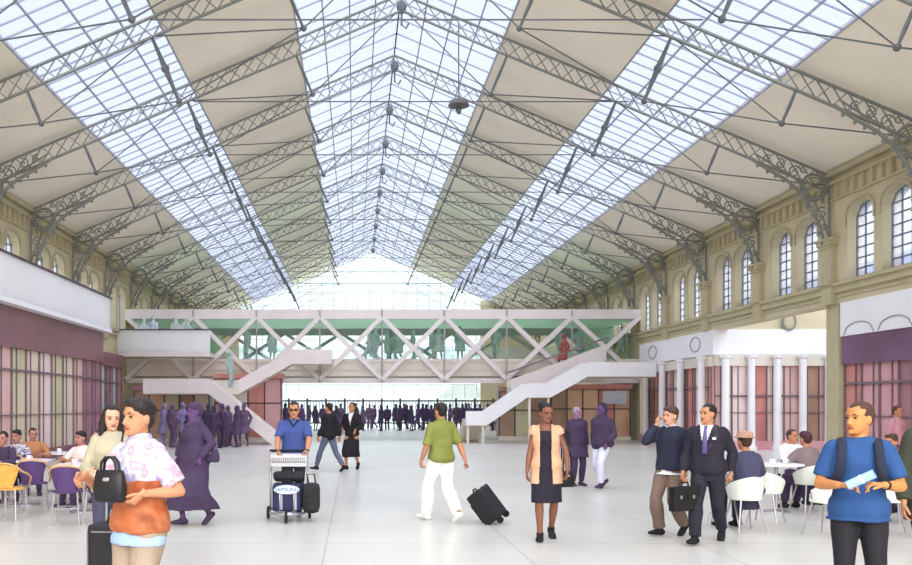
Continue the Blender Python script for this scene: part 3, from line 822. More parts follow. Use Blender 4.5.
    def headshape(s, b, ears=True, nose=True):
        rg = []
        for z, f, k, w in HEAD:
            m, h = (f+k)/2, (k-f)/2
            rg.append([s.hp((w*math.copysign(abs(math.cos(q))**.9, math.cos(q)), m+h*math.sin(q), z)) for q in [2*PI*j/24 for j in range(24)]])
        b.rings(rg)
        if nose:
            b.tube([s.hp((0,-.080,.018)), s.hp((0,-.096,-.012)), s.hp((0,-.104,-.036)), s.hp((0,-.092,-.047))], [.007,.010,.014,.010], 10)
            for e in (-1, 1): b.ball(s.hp((e*.011,-.092,-.040)), .010, 8, 6)
            b.ball(s.hp((0,-.086,-.100)), (.02,.012,.014), 8, 6)
            for e in (-1, 1): b.ball(s.hp((e*.034,-.078,.026)), (.028,.014,.010), 8, 6, s.HR)
        if ears:
            for e in (-1, 1): b.ball(s.hp((e*.077,.010,-.012)), (.010,.021,.032), 10, 8, s.HR)
    def neckshape(s, b, inf=0.0):
        q = s.k
        b.tube([s.N-s.up*.05, s.N+s.up*.03, s.hp((0,.022,-.06)), s.hp((0,.018,-.02))], [.068*q+inf,.055*q+inf,.053*q+inf,.05*q], 14)
    def legpt(s, k, z):
        for a, c in ((s.Hp[k], s.K[k]), (s.K[k], s.A[k])):
            if min(a.z, c.z) <= z <= max(a.z, c.z) and abs(a.z-c.z) > 1e-4: return a.lerp(c, (a.z-z)/(a.z-c.z))
        return s.Hp[k] if z > s.Hp[k].z else s.A[k]
    def skirt(s, b, ztop, zhem, ease=.03, r=.075, n=28, flare=0.0):
        rg = []
        N = 9
        for i in range(N+1):
            z = ztop+(zhem-ztop)*i/N
            if z > s.P.z-.08:
                t = (z-.93)/.51; c = s.P+s.up*(t*(s.N-s.P).length)
                T = T_F if s.fem else T_M; rx, ry = .15, .1
                for j in range(len(T)-1):
                    if T[j][0] <= z <= T[j+1][0]:
                        u = (z-T[j][0])/(T[j+1][0]-T[j][0]); rx = T[j][1]*(1-u)+T[j+1][1]*u; ry = T[j][2]*(1-u)+T[j+1][2]*u
                rx = rx*s.fat+ease; ry = ry*s.fat+ease; an = s.hy
            else:
                l, rr = s.legpt(1, z), s.legpt(-1, z); c = (l+rr)/2; d = l-rr; d.z = 0
                fl = flare*(s.P.z-.08-z)
                rx = d.length/2+r+ease+fl; ry = r+ease+fl+.02; an = math.atan2(d.y, d.x) if d.length > .03 else 0
            ca, sa = math.cos(an), math.sin(an)
            rg.append([V((c.x+rx*math.cos(q)*ca-ry*math.sin(q)*sa, c.y+rx*math.cos(q)*sa+ry*math.sin(q)*ca, z)) for q in [2*PI*j/n for j in range(n)]])
        b.rings(rg)

SKIN = {'pale': mat('skin_pale', (206, 156, 130), .55, .05, 9), 'tan': mat('skin_tan', (184, 128, 96), .55, .05, 9), 'brown': mat('skin_brown', (126, 82, 64), .5, .06, 9), 'gold': mat('skin_gold', (190, 128, 76), .5, .05, 9)}
M_hair = mat('dark_hair', (34, 26, 26), .45, .2, 30, bump=.5, bscale=90)
M_hairb = mat('brown_hair', (74, 50, 40), .5, .2, 30, bump=.5, bscale=90)
M_hairg = mat('grey_hair', (150, 140, 150), .5, .15, 30, bump=.5, bscale=90)
M_eye = mat('eye_dark', (40, 28, 24), .2); M_lip = mat('lips', (146, 76, 70), .5)
M_black = mat('black_cloth', (30, 28, 34), .8, .15, 8); M_blackl = mat('black_leather', (26, 25, 28), .4, .15, 8)
M_purple = mat('purple_cloth', (84, 66, 98), .85, .14, 5); M_purple2 = mat('deep_purple_cloth', (66, 52, 78), .85, .14, 5); M_purple3 = mat('plum_cloth', (100, 78, 106), .85, .14, 5); M_lilac = mat('lilac_cloth', (136, 122, 162), .85, .12, 5)

def solid(root, name, m, vs, fs, H, smooth=True):
    b = MB(); q = H/1.70; b.v = [V(p)*q for p in vs]; b.f = fs; b.mi = [0]*len(fs)
    return b.build(name, m, root, smooth=smooth, world=False)
def person(label, px, Y, rz, H, fig, skin, hair, garments, hairm=None, vox=.011, face=True, group=None, z=0.0, X=None, hairstyle='short', shoes=M_black, extra=None, barefoot=False):
    x = (px-355)*Y/900 if X is None else X
    root = thing('person', label, 'person', (x, Y, z), rz, group)
    f = fig; sk = SKIN[skin] if isinstance(skin, str) else skin
    b = MB(); f.torso(b, .835, 1.455); f.neckshape(b)
    for k in (1, -1): f.arm(b, k); f.leg(b, k); f.foot(b, k)
    vs, fs = remesh(b, vox*1.1, 3)
    b = MB(); f.headshape(b); f.neckshape(b); hv, hf = remesh(b, min(.0065, vox*.6), 2)
    vs = list(vs); n = len(vs); vs += hv; fs = fs+[tuple(i+n for i in q) for q in hf]
    for k in (1, -1):
        b = MB(); f.hand(b, k); hv, hf = remesh(b, .0045 if vox < .013 else .008, 1)
        n = len(vs); vs += hv; fs = fs+[tuple(i+n for i in q) for q in hf]
    solid(root, 'body', sk, vs, fs, H)
    # hair
    if hairstyle:
        b = MB(); R = f.HR
        if hairstyle == 'shaved':
            b.ball(f.hp((0,.0205,.037)), (.0815,.1045,.0885), 20, 14, R); b.ball(f.hp((0,.05,-.01)), (.066,.05,.055), 14, 10, R)
        else:
            b.ball(f.hp((0,.021,.038)), (.083,.105,.090), 20, 14, R); b.ball(f.hp((0,.052,-.015)), (.070,.055,.068), 14, 10, R)
            if hairstyle == 'full': b.ball(f.hp((0,-.045,.086)), (.066,.046,.032), 14, 10, R); b.ball(f.hp((.03,.0,.07)), (.066,.08,.062), 14, 10, R)
            if hairstyle == 'bun':
                b.ball(f.hp((-.03,.06,.085)), (.06,.062,.055), 14, 10, R); b.ball(f.hp((0,.02,.06)), (.085,.09,.075), 14, 10, R)
            if hairstyle == 'long':
                for e in (-1, 1): b.tube([f.hp((e*.07,.0,.04)), f.hp((e*.085,.0,-.06)), f.hp((e*.085,-.01,-.17)), f.hp((e*.07,-.03,-.27))], [.03,.04,.042,.02], 10)
                b.tube([f.hp((0,.06,.03)), f.hp((0,.095,-.08)), f.hp((0,.10,-.2)), f.hp((0,.095,-.3))], [(.07,.04),(.085,.045),(.085,.035),(.05,.02)], 12, ref=(1,0,0))
            if hairstyle == 'hat':
                pass
        vs, fs = remesh(b, .008 if vox < .013 else .014, 2, .004, 40, 3)
        solid(root, 'hair', hairm or M_hair, vs, fs, H)
    if face:
        for e in (-1, 1):
            b = MB(); b.ball(f.hp((e*.033,-.0815,.004)), (.0135,.008,.0065), 10, 8, f.HR); b.f; solid(root, 'eye', M_eye, b.v, b.f, H)
            b = MB(); b.tube([f.hp((e*.016,-.092,.024)), f.hp((e*.034,-.093,.030)), f.hp((e*.052,-.083,.024))], [.0025,.0036,.002], 6); solid(root, 'eyebrow', hairm or M_hair, b.v, b.f, H)
        b = MB(); b.tube([f.hp((-.026,-.083,-.070)), f.hp((-.01,-.0915,-.068)), f.hp((.01,-.0915,-.068)), f.hp((.026,-.083,-.070))], [.003,.0075,.0075,.003], 8); solid(root, 'lips', M_lip, b.v, b.f, H)
    for g in garments:
        nm, gm, fn, o = g
        b = MB(); fn(b, f)
        vs, fs = remesh(b, o.get('vox', vox), o.get('it', 3), o.get('wr', .007), o.get('wf', 10), o.get('seed', random.random()*20), o.get('wz', .6), o.get('cut'))
        solid(root, nm, gm, vs, fs, H)
    if shoes is not None:
        for k in (1, -1):
            b = MB(); f.foot(b, k, .007)
            cutz = f.A[k].z-.005
            vs, fs = remesh(b, .008 if vox < .013 else .014, 2, cut=lambda c, cz=cutz: c.z > cz+.02)
            solid(root, 'shoe', shoes, vs, fs, H)
    if extra: extra(root, f, H/1.70)
    return root
# garment recipes -> functions (mb, fig)
def shirt(hem=.90, sl=.75, inf=.016, neck=1.452, sinf=.014, flare=.012, hemflare=.05):
    def fn(b, f):
        f.torso(b, hem, neck, inf, hem=hemflare)
        for k in (1, -1): f.arm(b, k, 0, sl, sinf, flare)
    return fn
def coat(hem=.55, sl=1.93, inf=.03, sinf=.02, flare=.1, ease=.045):
    def fn(b, f):
        f.torso(b, .86, 1.46, inf); f.skirt(b, 1.1, hem, ease, .085, flare=flare)
        for k in (1, -1): f.arm(b, k, 0, sl, sinf, .008)
    return fn
def trousers(top=1.02, u1=1.95, inf=.014, flare=.006):
    def fn(b, f):
        f.torso(b, .835, top, inf*.8)
        for k in (1, -1): f.leg(b, k, 0, u1, inf, flare)
    return fn
def dress(hem=.62, ease=.012):
    def fn(b, f):
        f.torso(b, .86, 1.37, .010); f.skirt(b, 1.12, hem, ease, .06)
    return fn
# one-mesh figures for the far crowd
def silhouette(fig, mode, vox=.026):
    b = MB(); f = fig
    f.neckshape(b); f.headshape(b, ears=False)
    b.ball(f.hp((0,.016,.03)), (.088,.11,.1), 14, 10)
    if mode == 'long': b.tube([f.hp((0,.07,.03)), f.hp((0,.09,-.12)), f.hp((0,.085,-.24))], [(.08,.05),(.09,.05),(.06,.03)], 10, ref=(1,0,0))
    if mode in ('coat', 'long'): coat(.5)(b, f)
    else: shirt(.86, 1.9, .022, sinf=.016)(b, f); trousers(inf=.016)(b, f)
    for k in (1, -1): f.arm(b, k); f.leg(b, k); f.foot(b, k, .004); f.hand(b, k)
    vs, fs = remesh(b, vox, 2)
    m = MB(); m.v = [V(p) for p in vs]; m.f = fs
    me = m.mesh('silhouette'); me.polygons.foreach_set('use_smooth', [True]*len(me.polygons))
    return me
# ---------------------------------------------------------------- main people
def walk(front, st=.26, w=.085, **k):
    """stride with the given foot (+1 left, -1 right) in front"""
    a = (front*w, -st, .095); c = (-front*w, st+.04, .15)
    d = dict(pel=(0, 0, .905)); tl, tr = (.1, -1, .12), (-.1, -1, -.55)
    if front > 0: d.update(la=a, ra=c, lt=(.12, -1, .10), rt=(-.12, -1, -.62))
    else: d.update(ra=a, la=c, rt=(-.12, -1, .10), lt=(.12, -1, -.62))
    d.update(k); return Fig(**d)
C = lambda n, c, **k: mat(n, c, .82, k.pop('var', .10), k.pop('scale', 5), bump=.15, bscale=120, **k)

# the woman nearest the camera, far left
f = Fig(fem=True, fat=.97, lh=(.19, -.15, 1.13), rh=(-.17, -.30, 1.235), le=(.35, .8, -.3), re=(-.5, .6, -.5), hr=(.15, -.7, -.45), hl=(-.35, -.5, -.6), head=(-.10, .0, .03), curl=.9, la=(.12, -.04, .085), ra=(-.10, .06, .085))
floral = wash('lilac_floral_cotton', [(200, 197, 212), (150, 144, 186), (206, 200, 208), (178, 132, 150), (198, 200, 216)], 9, .8)
orange = wash('rust_orange_silk', [(120, 58, 30), (154, 76, 40), (172, 102, 66), (130, 66, 38)], 6, .6)
def blouse(b, f):
    f.torso(b, 1.10, 1.45, .028, hem=.2)
    for k in (1, -1): f.arm(b, k, 0, .82, .024, .05)
person('woman in a lilac floral blouse, rust orange tunic and khaki trousers with a black handbag', 140, 5.6, -.62, 1.685, f, 'tan', 'full', [
    ('trousers', C('khaki_twill', (152, 134, 118)), trousers(1.0, 1.97, .022, .012), dict(wr=.010)),
    ('underskirt', C('sky_blue_cotton', (150, 172, 214)), lambda b, f: f.skirt(b, 1.0, .80, .035, .085), dict(wr=.008)),
    ('tunic', orange, lambda b, f: f.skirt(b, 1.20, .875, .048, .088, flare=.05), dict(wr=.010, wf=14)),
    ('blouse', floral, blouse, dict(wr=.013, wf=11)),
    ('collar', floral, lambda b, f: b.tube([f.N-f.up*.03, f.N+f.up*.02, f.N+f.up*.05], [(.10,.09),(.078,.075),(.07,.07)], 16), dict(wr=.003))], hairstyle='full')
# the woman in the beige jacket behind her
f = Fig(fem=True, lh=(.20, -.24, 1.02), rh=(-.16, -.28, 1.06), hl=(-.5, -.8, .1), hr=(.4, -.8, .1), head=(.35, .2, 0))
person('woman with long dark hair in a beige jacket standing behind the floral blouse', 112, 8.5, .1, 1.64, f, 'pale', 'long', [
    ('trousers', C('dark_denim', (64, 62, 84)), trousers(), {}),
    ('jacket', C('beige_linen', (168, 160, 138)), shirt(.84, 1.92, .03, sinf=.018), dict(wr=.010))], hairstyle='long')
# purple coat
PS = mat('purple_shaded_skin', (98, 66, 112), .8); PS2 = mat('lilac_skin', (150, 112, 140), .8)  # even purple and lilac skin colours of the tinted figures
f = walk(-1, .14, fem=True, fat=1.12, lh=(.25, -.10, .93), rh=(-.26, -.10, .93), le=(.8, .5, 0), re=(-.8, .5, 0), head=(-.3, .1, 0))
person('woman all in purple wearing an ankle length purple coat, striding beside the cafe', 195, 12.4, -.75, 1.70, f, PS, 'purple', [
    ('coat', M_purple2, coat(.22, 1.93, .034, ease=.07, flare=.09), dict(wr=.012, wf=7)),
    ('collar', M_purple, lambda b, f: b.tube([f.N-f.up*.06, f.N+f.up*.01, f.N+f.up*.06], [(.13,.12),(.10,.095),(.08,.08)], 14), {})], hairm=M_purple2, hairstyle='full', shoes=M_purple2, face=False, vox=.013)
# man pushing the trolley
f = walk(1, .16, lh=(.215, -.36, .955), rh=(-.215, -.36, .955), le=(.7, .5, -.2), re=(-.7, .5, -.2), hl=(-.15, -.7, -.5), hr=(.15, -.7, -.5), curl=1.2, fat=1.06, head=(0, .08, 0))
def polo_extra(root, f, q):
    b = MB(); b.tube([f.N+V((-.07,-.07,.0)), f.N+V((-.03,-.12,-.05)), f.N+V((0,-.13,-.10))], [.014,.012,.008], 6); b.tube([f.N+V((.07,-.07,.0)), f.N+V((.03,-.12,-.05)), f.N+V((0,-.13,-.10))], [.014,.012,.008], 6)
    solid(root, 'collar', M_black, b.v, b.f, 1.70*q)
    b = MB()
    for e in (-1, 1):
        b.ball(f.hp((e*.033,-.093,.004)), (.025,.008,.017), 12, 8); b.tube([f.hp((e*.055,-.088,.008)), f.hp((e*.08,0,.01))], .004, 5)
    b.tube([f.hp((-.012,-.1,.008)), f.hp((.012,-.1,.008))], .004, 5)
    solid(root, 'sunglasses', M_blackl, b.v, b.f, 1.70*q)
person('man in a royal blue polo shirt pushing a luggage trolley', 294, 13.55, 0, 1.715, f, 'tan', 'dark', [
    ('trousers', C('charcoal_trousers', (52, 50, 58)), trousers(), {}),
    ('polo_shirt', C('royal_blue_pique', (62, 78, 136)), shirt(.88, .85, .02, sinf=.016, flare=.02), dict(wr=.010))], hairstyle='short', extra=polo_extra)
# the pair striding in the middle distance
f = walk(1, .34, lh=(.22, -.16, .86), rh=(-.24, .14, .84))
person('man in a black jacket and slate jeans striding away beside a black coated companion', 329, 22.4, -2.2, 1.72, f, 'tan', 'dark', [
    ('jeans', C('slate_denim', (92, 96, 116)), trousers(), {}),
    ('jacket', M_black, shirt(.80, 1.92, .03, sinf=.02), {})], face=False, vox=.016)
f = walk(-1, .17, lh=(.17, -.24, 1.0), rh=(-.17, -.22, 1.02), head=(-.3, 0, 0))
person('person in a long black coat with a white shirt front, walking beside the slate jeans', 352, 23.0, -.35, 1.73, f, 'tan', 'dark', [
    ('shirt', C('white_shirt', (232, 230, 234)), lambda b, f: f.torso(b, .9, 1.452, .012), {}),
    ('coat', M_black, coat(.32, 1.92, .026, ease=.012, flare=.02), dict(cut=lambda c: c.y < -.02 and 1.12 < c.z < 1.46 and abs(c.x) < (c.z-1.12)*.22))], vox=.015)
# green shirt with wheeled case
f = walk(1, .25, lh=(.24, -.14, .86), rh=(-.30, .22, .80), hr=(-.2, .35, -.9), curl=1.2, re=(-.4, .8, -.1))
person('man in an olive green shirt and white trousers walking away with a wheeled case', 441, 12.75, PI+.50, 1.70, f, 'tan', 'dark', [
    ('trousers', C('white_cotton', (238, 236, 230), var=.04), trousers(1.0, 2.0, .024, .018), dict(wr=.012)),
    ('shirt', C('olive_green_cotton', (124, 130, 64)), shirt(.86, .95, .028, sinf=.018, flare=.02), dict(wr=.011)),
    ('collar', C('olive_green_cotton', (124, 130, 64)), lambda b, f: b.tube([f.N-f.up*.03, f.N+f.up*.02, f.N+f.up*.05], [(.10,.09),(.075,.072),(.068,.07)], 16), {})], shoes=mat('white_shoe', (236, 234, 230), .6))
# black dress, peach waistcoat
f = Fig(fem=True, pel=(0, 0, .915), la=(.075, .14, .115), ra=(-.085, -.17, .085), lt=(.1, -1, -.35), rt=(-.1, -1, .02), lh=(.25, -.12, .86), rh=(-.245, -.08, .80), le=(.5, .6, 0), re=(-.5, .6, 0), head=(.42, .16, .04), curl=.8)
peach = C('peach_knit', (206, 160, 128))
def vest(b, f):
    f.torso(b, .86, 1.45, .026); f.skirt(b, 1.1, .70, .036, .075)
    for k in (1, -1): f.arm(b, k, 0, .22, .03, .05)
person('woman in a black dress and open peach waistcoat with her dark hair up', 546, 11.1, -.14, 1.675, f, 'brown', 'bun', [
    ('dress', C('black_crepe', (34, 30, 42)), lambda b, f: (f.torso(b, .86, 1.37, .012), f.skirt(b, 1.12, .47, .016, .084)), dict(wr=.005)),
    ('waistcoat', peach, vest, dict(wr=.008, cut=lambda c: c.y < -.01 and abs(c.x+.012) < .070 + max(0, 1.0-c.z)*.06))], hairstyle='bun', shoes=M_black)
# purple pair behind her
f = Fig(lh=(.22, -.05, .86), rh=(-.22, -.05, .86), head=(.3, .1, 0), fat=1.05)
person('grey haired person in a dark purple coat behind the woman with the peach waistcoat', 577, 18.4, .3, 1.60, f, PS2, 'grey', [
    ('trousers', M_purple2, trousers(), {}), ('coat', M_purple2, coat(.62, 1.93, .034), dict(wr=.010))], hairm=M_hairg, vox=.015, shoes=M_purple2)
f = walk(1, .16, lh=(.20, -.14, .90), rh=(-.22, .02, .86), head=(-.2, .1, 0), fat=1.08)
person('person in a purple hooded jacket and pale washed jeans', 602, 17.9, -.9, 1.69, f, PS, 'hood', [
    ('jeans', C('pale_denim', (206, 208, 226)), trousers(1.02, 1.95, .02), {}), ('jacket', M_purple2, shirt(.80, 1.92, .05, sinf=.03), dict(wr=.012)),
    ('hood', M_purple2, lambda b, f: (b.ball(f.hp((0, .03, .02)), (.11, .12, .13), 14, 10), b.tube([f.N-f.up*.05, f.N+f.up*.06], [(.15,.14),(.11,.11)], 14)), dict(cut=lambda c: c.y < -.02 and c.z > 1.49))], hairm=M_purple2, vox=.015, shoes=M_purple2)
# young man on the phone
f = walk(-1, .12, rh=(-.10, -.165, 1.45), re=(-.45, -.3, -1), hr=(.25, .25, .9), lh=(.24, -.04, .86), head=(-.15, .05, .05), curl=1.0)
def phone_extra(root, f, q):
    b = MB(); b.tube([f.N+V((-.09,-.02,.02)), f.N+V((0,-.085,-.005)), f.N+V((.09,-.02,.02))], .014, 6); solid(root, 'shirt_collar', C('white_shirt', (232, 230, 234)), b.v, b.f, 1.7*q)
person('young man in a navy top and brown trousers with one hand raised to his face', 671, 11.38, -.95, 1.65, f, 'pale', 'brown', [
    ('shirt', C('white_shirt', (232, 230, 234)), lambda b, f: f.skirt(b, .885, .80, .044, .080), {}),
    ('trousers', C('brown_corduroy', (118, 98, 88)), trousers(1.0, 1.98, .022, .014), dict(wr=.011)),
    ('jumper', C('navy_wool', (40, 42, 60)), shirt(.878, 1.92, .036, sinf=.018, flare=.0), dict(wr=.010))], hairm=M_hairb, hairstyle='full', extra=phone_extra)
# man in the suit
f = walk(-1, .27, rh=(-.27, -.10, .845), lh=(.25, .06, .85), head=(-.5, 0, 0), fat=1.06, curl=1.1)
def suit_extra(root, f, q):
    b = MB(); c = f.N
    for e in (-1, 1):
        b.add([c+V((e*.085,-.075,.02)), c+V((e*.10,-.125,-.10)), c+V((e*.03,-.168,-.30)), c+V((e*.145,-.115,-.13)), c+V((e*.11,-.05,.01))], [(0,1,2,3,4)])
    solid(root, 'lapels', mat('suit_lapel', (44, 42, 56), .6), b.v, b.f, 1.7*q)
    b = MB(); b.tube([c+V((0,-.088,.0)), c+V((0,-.122,-.05)), c+V((0,-.148,-.15)), c+V((0,-.158,-.33))], [(.020,.012),(.016,.010),(.026,.008),(.034,.008)], 8, ref=(1,0,0)); solid(root, 'tie', mat('violet_tie', (98, 82, 140), .5), b.v, b.f, 1.7*q)
    b = MB(); b.rbox(.09, .13, -.165, -.150, 1.255, 1.285, .006); solid(root, 'pocket_square', C('white_shirt', (232, 230, 234)), b.v, b.f, 1.7*q)
person('man in a dark suit, white shirt and violet tie carrying a briefcase', 708, 10.8, -.62, 1.68, f, 'tan', 'dark', [
    ('shirt', C('white_shirt', (232, 230, 234)), lambda b, f: f.torso(b, .9, 1.452, .014), {}),
    ('trousers', C('dark_suit', (38, 36, 48)), trousers(1.0, 1.98, .018, .012), dict(wr=.009)),
    ('jacket', C('dark_suit', (38, 36, 48)), shirt(.775, 1.92, .028, sinf=.018, flare=.0), dict(wr=.009, cut=lambda c: c.y < -.03 and 1.13 < c.z < 1.47 and abs(c.x) < (c.z-1.13)*.27))], hairstyle='short', extra=suit_extra)
# man in the blue T-shirt
f = Fig(rh=(-.13, -.27, 1.12), lh=(.13, -.27, 1.13), re=(-.7, .5, -.9), le=(.7, .5, -.9), hr=(.9, -.25, .15), hl=(-.85, -.3, .1), head=(-.72, 0, 0), curl=1.0, fat=.94)
def watch(root, f, q):
    d = (f.E[1]-f.W[1]).normalized(); b = MB(); p = f.W[1]+d*.03; b.tube([p, p+d*.022], .034, 12); solid(root, 'wristwatch', M_blackl, b.v, b.f, 1.7*q)
person('man in a bright blue T-shirt holding a pale paper roll, hair cropped short', 859, 6.4, -.45, 1.665, f, 'gold', 'crop', [
    ('trousers', M_black, trousers(1.0, 1.96, .012), {}),
    ('t_shirt', C('bright_blue_cotton', (40, 74, 124)), lambda b, f: (shirt(.92, .80, .024, sinf=.020, flare=.02)(b, f), f.skirt(b, 1.0, .85, .046, .10)), dict(wr=.013, wf=8))], hairm=mat('cropped_hair', (70, 48, 38), .7, .2, 40), hairstyle='shaved', extra=watch)
# person cut off by the right edge
f = Fig(lh=(.25, -.05, .88), rh=(-.25, -.1, .86))
person('person in a dark olive coat at the right edge in front of the mauve shopfront', 936, 7.2, -.3, 1.72, f, 'tan', 'dark', [
    ('trousers', M_black, trousers(), {}), ('coat', C('dark_olive', (58, 60, 48)), coat(.72, 1.92, .034), dict(wr=.011))])
# standing figures by the right hand tables
f = Fig(lh=(.22, -.05, .86), rh=(-.22, -.05, .86))
person('standing person in a dusty pink top against the mauve shopfront', 897, 19.0, .5, 1.62, f, 'tan', 'brown', [
    ('trousers', M_purple3, trousers(), {}), ('top', C('dusty_pink', (190, 136, 146)), shirt(.84, 1.9, .03), {})], hairm=M_hairb, vox=.016)

# ---------------------------------------------------------------- bags and luggage
def wheel(b, c, r, w, ax):
    c = V(c); a = V(ax); b.tube([c-a*w/2, c-a*w/2*.7, c+a*w/2*.7, c+a*w/2], [r*.86, r, r, r*.86], 18)
M_case = mat('black_nylon', (32, 31, 36), .65, .2, 25, bump=.3, bscale=200)
M_chrome = mat('steel_tube', (176, 178, 184), .3, .05, 3, metal=.8)
M_rub = mat('black_rubber', (28, 28, 30), .7)
def upright_case(label, loc, rz, tilt, wd, h, d, m, ext=.3):
    root = thing('wheeled_case', label, 'suitcase', loc, rz)
    T = Matrix.Rotation(tilt, 4, 'X')
    def put(b, nm, mm, par=root, sm=False):
        b.v = [T @ V(p) for p in b.v]; return b.build(nm, mm, par, world=False, smooth=sm)
    b = MB(); b.rbox(-wd/2, wd/2, -d/2, d/2, .06, h, .035); put(b, 'body', m)
    b = MB(); b.rbox(-wd*.40, wd*.40, -d/2-.03, -d/2+.02, .14, h*.62, .02); put(b, 'front_pocket', m)
    b = MB()
    for x in (-wd/2+.012, wd/2-.012): b.tube([(x, -d/2-.004, .1), (x, -d/2-.004, h-.04)], .006, 5)
    b.tube([(-wd/2+.04, -d/2-.006, h-.05), (wd/2-.04, -d/2-.006, h-.05)], .006, 5); put(b, 'zip', mat('zip_grey', (120, 118, 122), .5))
    for x in (-wd*.3, wd*.3):
        b = MB(); wheel(b, (x, d/2-.03, .045), .045, .035, (1,0,0)); put(b, 'wheel', M_rub)
    b = MB(); b.tube([(-.06, 0, h-.01), (-.055, 0, h+.03), (.055, 0, h+.03), (.06, 0, h-.01)], .012, 8); put(b, 'carry_handle', M_rub)
    b = MB(); b.tube([(-.10, d/2-.04, h-.03), (-.10, d/2-.04, h+ext), (.10, d/2-.04, h+ext), (.10, d/2-.04, h-.03)], .009, 8); put(b, 'pull_handle', M_chrome)
    return root
upright_case('tall black case standing behind the woman in the rust orange tunic', ((116-355)*6.35/900, 6.35, 0), -.1, 0, .34, .82, .24, M_case, .22)
# the case drawn along by the man in green: tilted, wheels at lower right
wp = at(498, 12.5); hp_ = at(458, 12.65, 466)
root = thing('wheeled_case', 'black cabin case tilted on its wheels behind the man in white trousers', 'suitcase', (wp.x, wp.y, 0))
ax_ = (V((hp_.x, hp_.y-.05, hp_.z)) - V((wp.x, wp.y, .06))); ax_.normalize()
zz = ax_; yy = V((0.55, .83, 0)); yy = (yy - zz*yy.dot(zz)).normalized(); xx = yy.cross(zz)
Tm = Matrix((xx, yy, zz)).transposed()
def putc(b, nm, m):
    b.v = [Tm @ V(p) + V((0, 0, .055)) for p in b.v]; return b.build(nm, m, root, world=False)
# tall direction along the handle, broad face half turned to the camera
b = MB(); b.rbox(-.13, .13, -.18, .18, .02, .50, .035); putc(b, 'body', M_case)
b = MB(); b.rbox(-.16, -.12, -.14, .14, .08, .38, .02); putc(b, 'front_pocket', M_case)
b = MB(); b.rbox(-.135, -.128, -.12, .12, .40, .415, .003); b.rbox(-.165, -.158, -.10, .10, .30, .312, .003); putc(b, 'zip', mat('zip_grey', (120, 118, 122), .5))
for y in (-.14, .14):
    b = MB(); wheel(b, (.09, y, 0), .05, .03, (0,1,0)); putc(b, 'wheel', M_rub)
L = (V((hp_.x, hp_.y-.05, hp_.z))-V((wp.x, wp.y, .055))).length
b = MB(); b.tube([(.10, -.09, .48), (.10, -.09, L-.02), (.10, .09, L-.02), (.10, .09, .48)], .008, 8); putc(b, 'pull_handle', M_chrome)
b = MB(); b.tube([(-.02, -.06, .49), (-.02, -.05, .53), (-.02, .05, .53), (-.02, .06, .49)], .011, 8); putc(b, 'carry_handle', M_rub)

def handbag(label, c, rz, w, h, d, hl, m=None, name='handbag', cat='handbag'):
    """soft bag whose handle top is hl above its mouth; c = centre of its base"""
    root = thing(name, label, cat, c, rz)
    b = MB()
    for z, s, t in ((0, .86, .8), (.02, .95, .95), (h*.45, 1.0, 1.0), (h*.85, .9, .7), (h, .84, .45)):
        pass
    b.rings([[V((w/2*s*math.copysign(abs(math.cos(q))**.5, math.cos(q)), d/2*t*math.copysign(abs(math.sin(q))**.6, math.sin(q)), z)) for q in [2*PI*j/24 for j in range(24)]] for z, s, t in ((0,.84,.7),(.015,.95,.95),(h*.45,1,1),(h*.85,.9,.7),(h,.84,.4))])
    b.build('body', m or M_blackl, root, smooth=True, world=False)
    for y in (-d*.2, d*.2):
        b = MB(); b.tube([(-w*.26, y, h*.9), (-w*.22, y, h+hl*.6), (-w*.1, y, h+hl), (w*.1, y, h+hl), (w*.22, y, h+hl*.6), (w*.26, y, h*.9)], .009, 7); b.build('handle', m or M_blackl, root, world=False)
    b = MB(); b.rbox(-.02, .02, -d*.5-.004, -d*.3, h*.66, h*.78, .006); b.build('clasp', M_chrome, root, world=False)
    return root
p = at(110, 5.34, 502); handbag('black handbag held by the woman in the rust orange tunic', (p.x, p.y, p.z), -.3, .21, .19, .09, .075)
p = at(566, 11.14, 487); handbag('round black shoulder bag hanging beside the peach waistcoat', (p.x, p.y, p.z), .3, .21, .2, .12, .50)
p = at(212, 12.2, 462); handbag('purple handbag held against the ankle length purple coat', (p.x, p.y, p.z), -.7, .26, .17, .1, .10, M_purple2)
p = at(126, 8.25, 492); handbag('small black bag slung from the beige jacket', (p.x, p.y, p.z), .2, .2, .16, .08, .42)
# briefcase
p = at(684, 10.62, 511)
root = thing('briefcase', 'black briefcase carried by the man in the dark suit', 'briefcase', p, .45)
b = MB(); b.rbox(-.2, .2, -.05, .05, 0, .29, .02); b.build('body', M_blackl, root, world=False)
b = MB(); b.rbox(-.2, .2, -.056, -.045, .17, .3, .01); b.build('flap', M_blackl, root, world=False)
b = MB(); b.tube([(-.07, 0, .28), (-.06, 0, .335), (.06, 0, .335), (.07, 0, .28)], .011, 8); b.build('handle', M_blackl, root, world=False)
for x in (-.1, .1):
    b = MB(); b.rbox(x-.015, x+.015, -.064, -.05, .15, .19, .004); b.build('buckle', M_chrome, root, world=False)
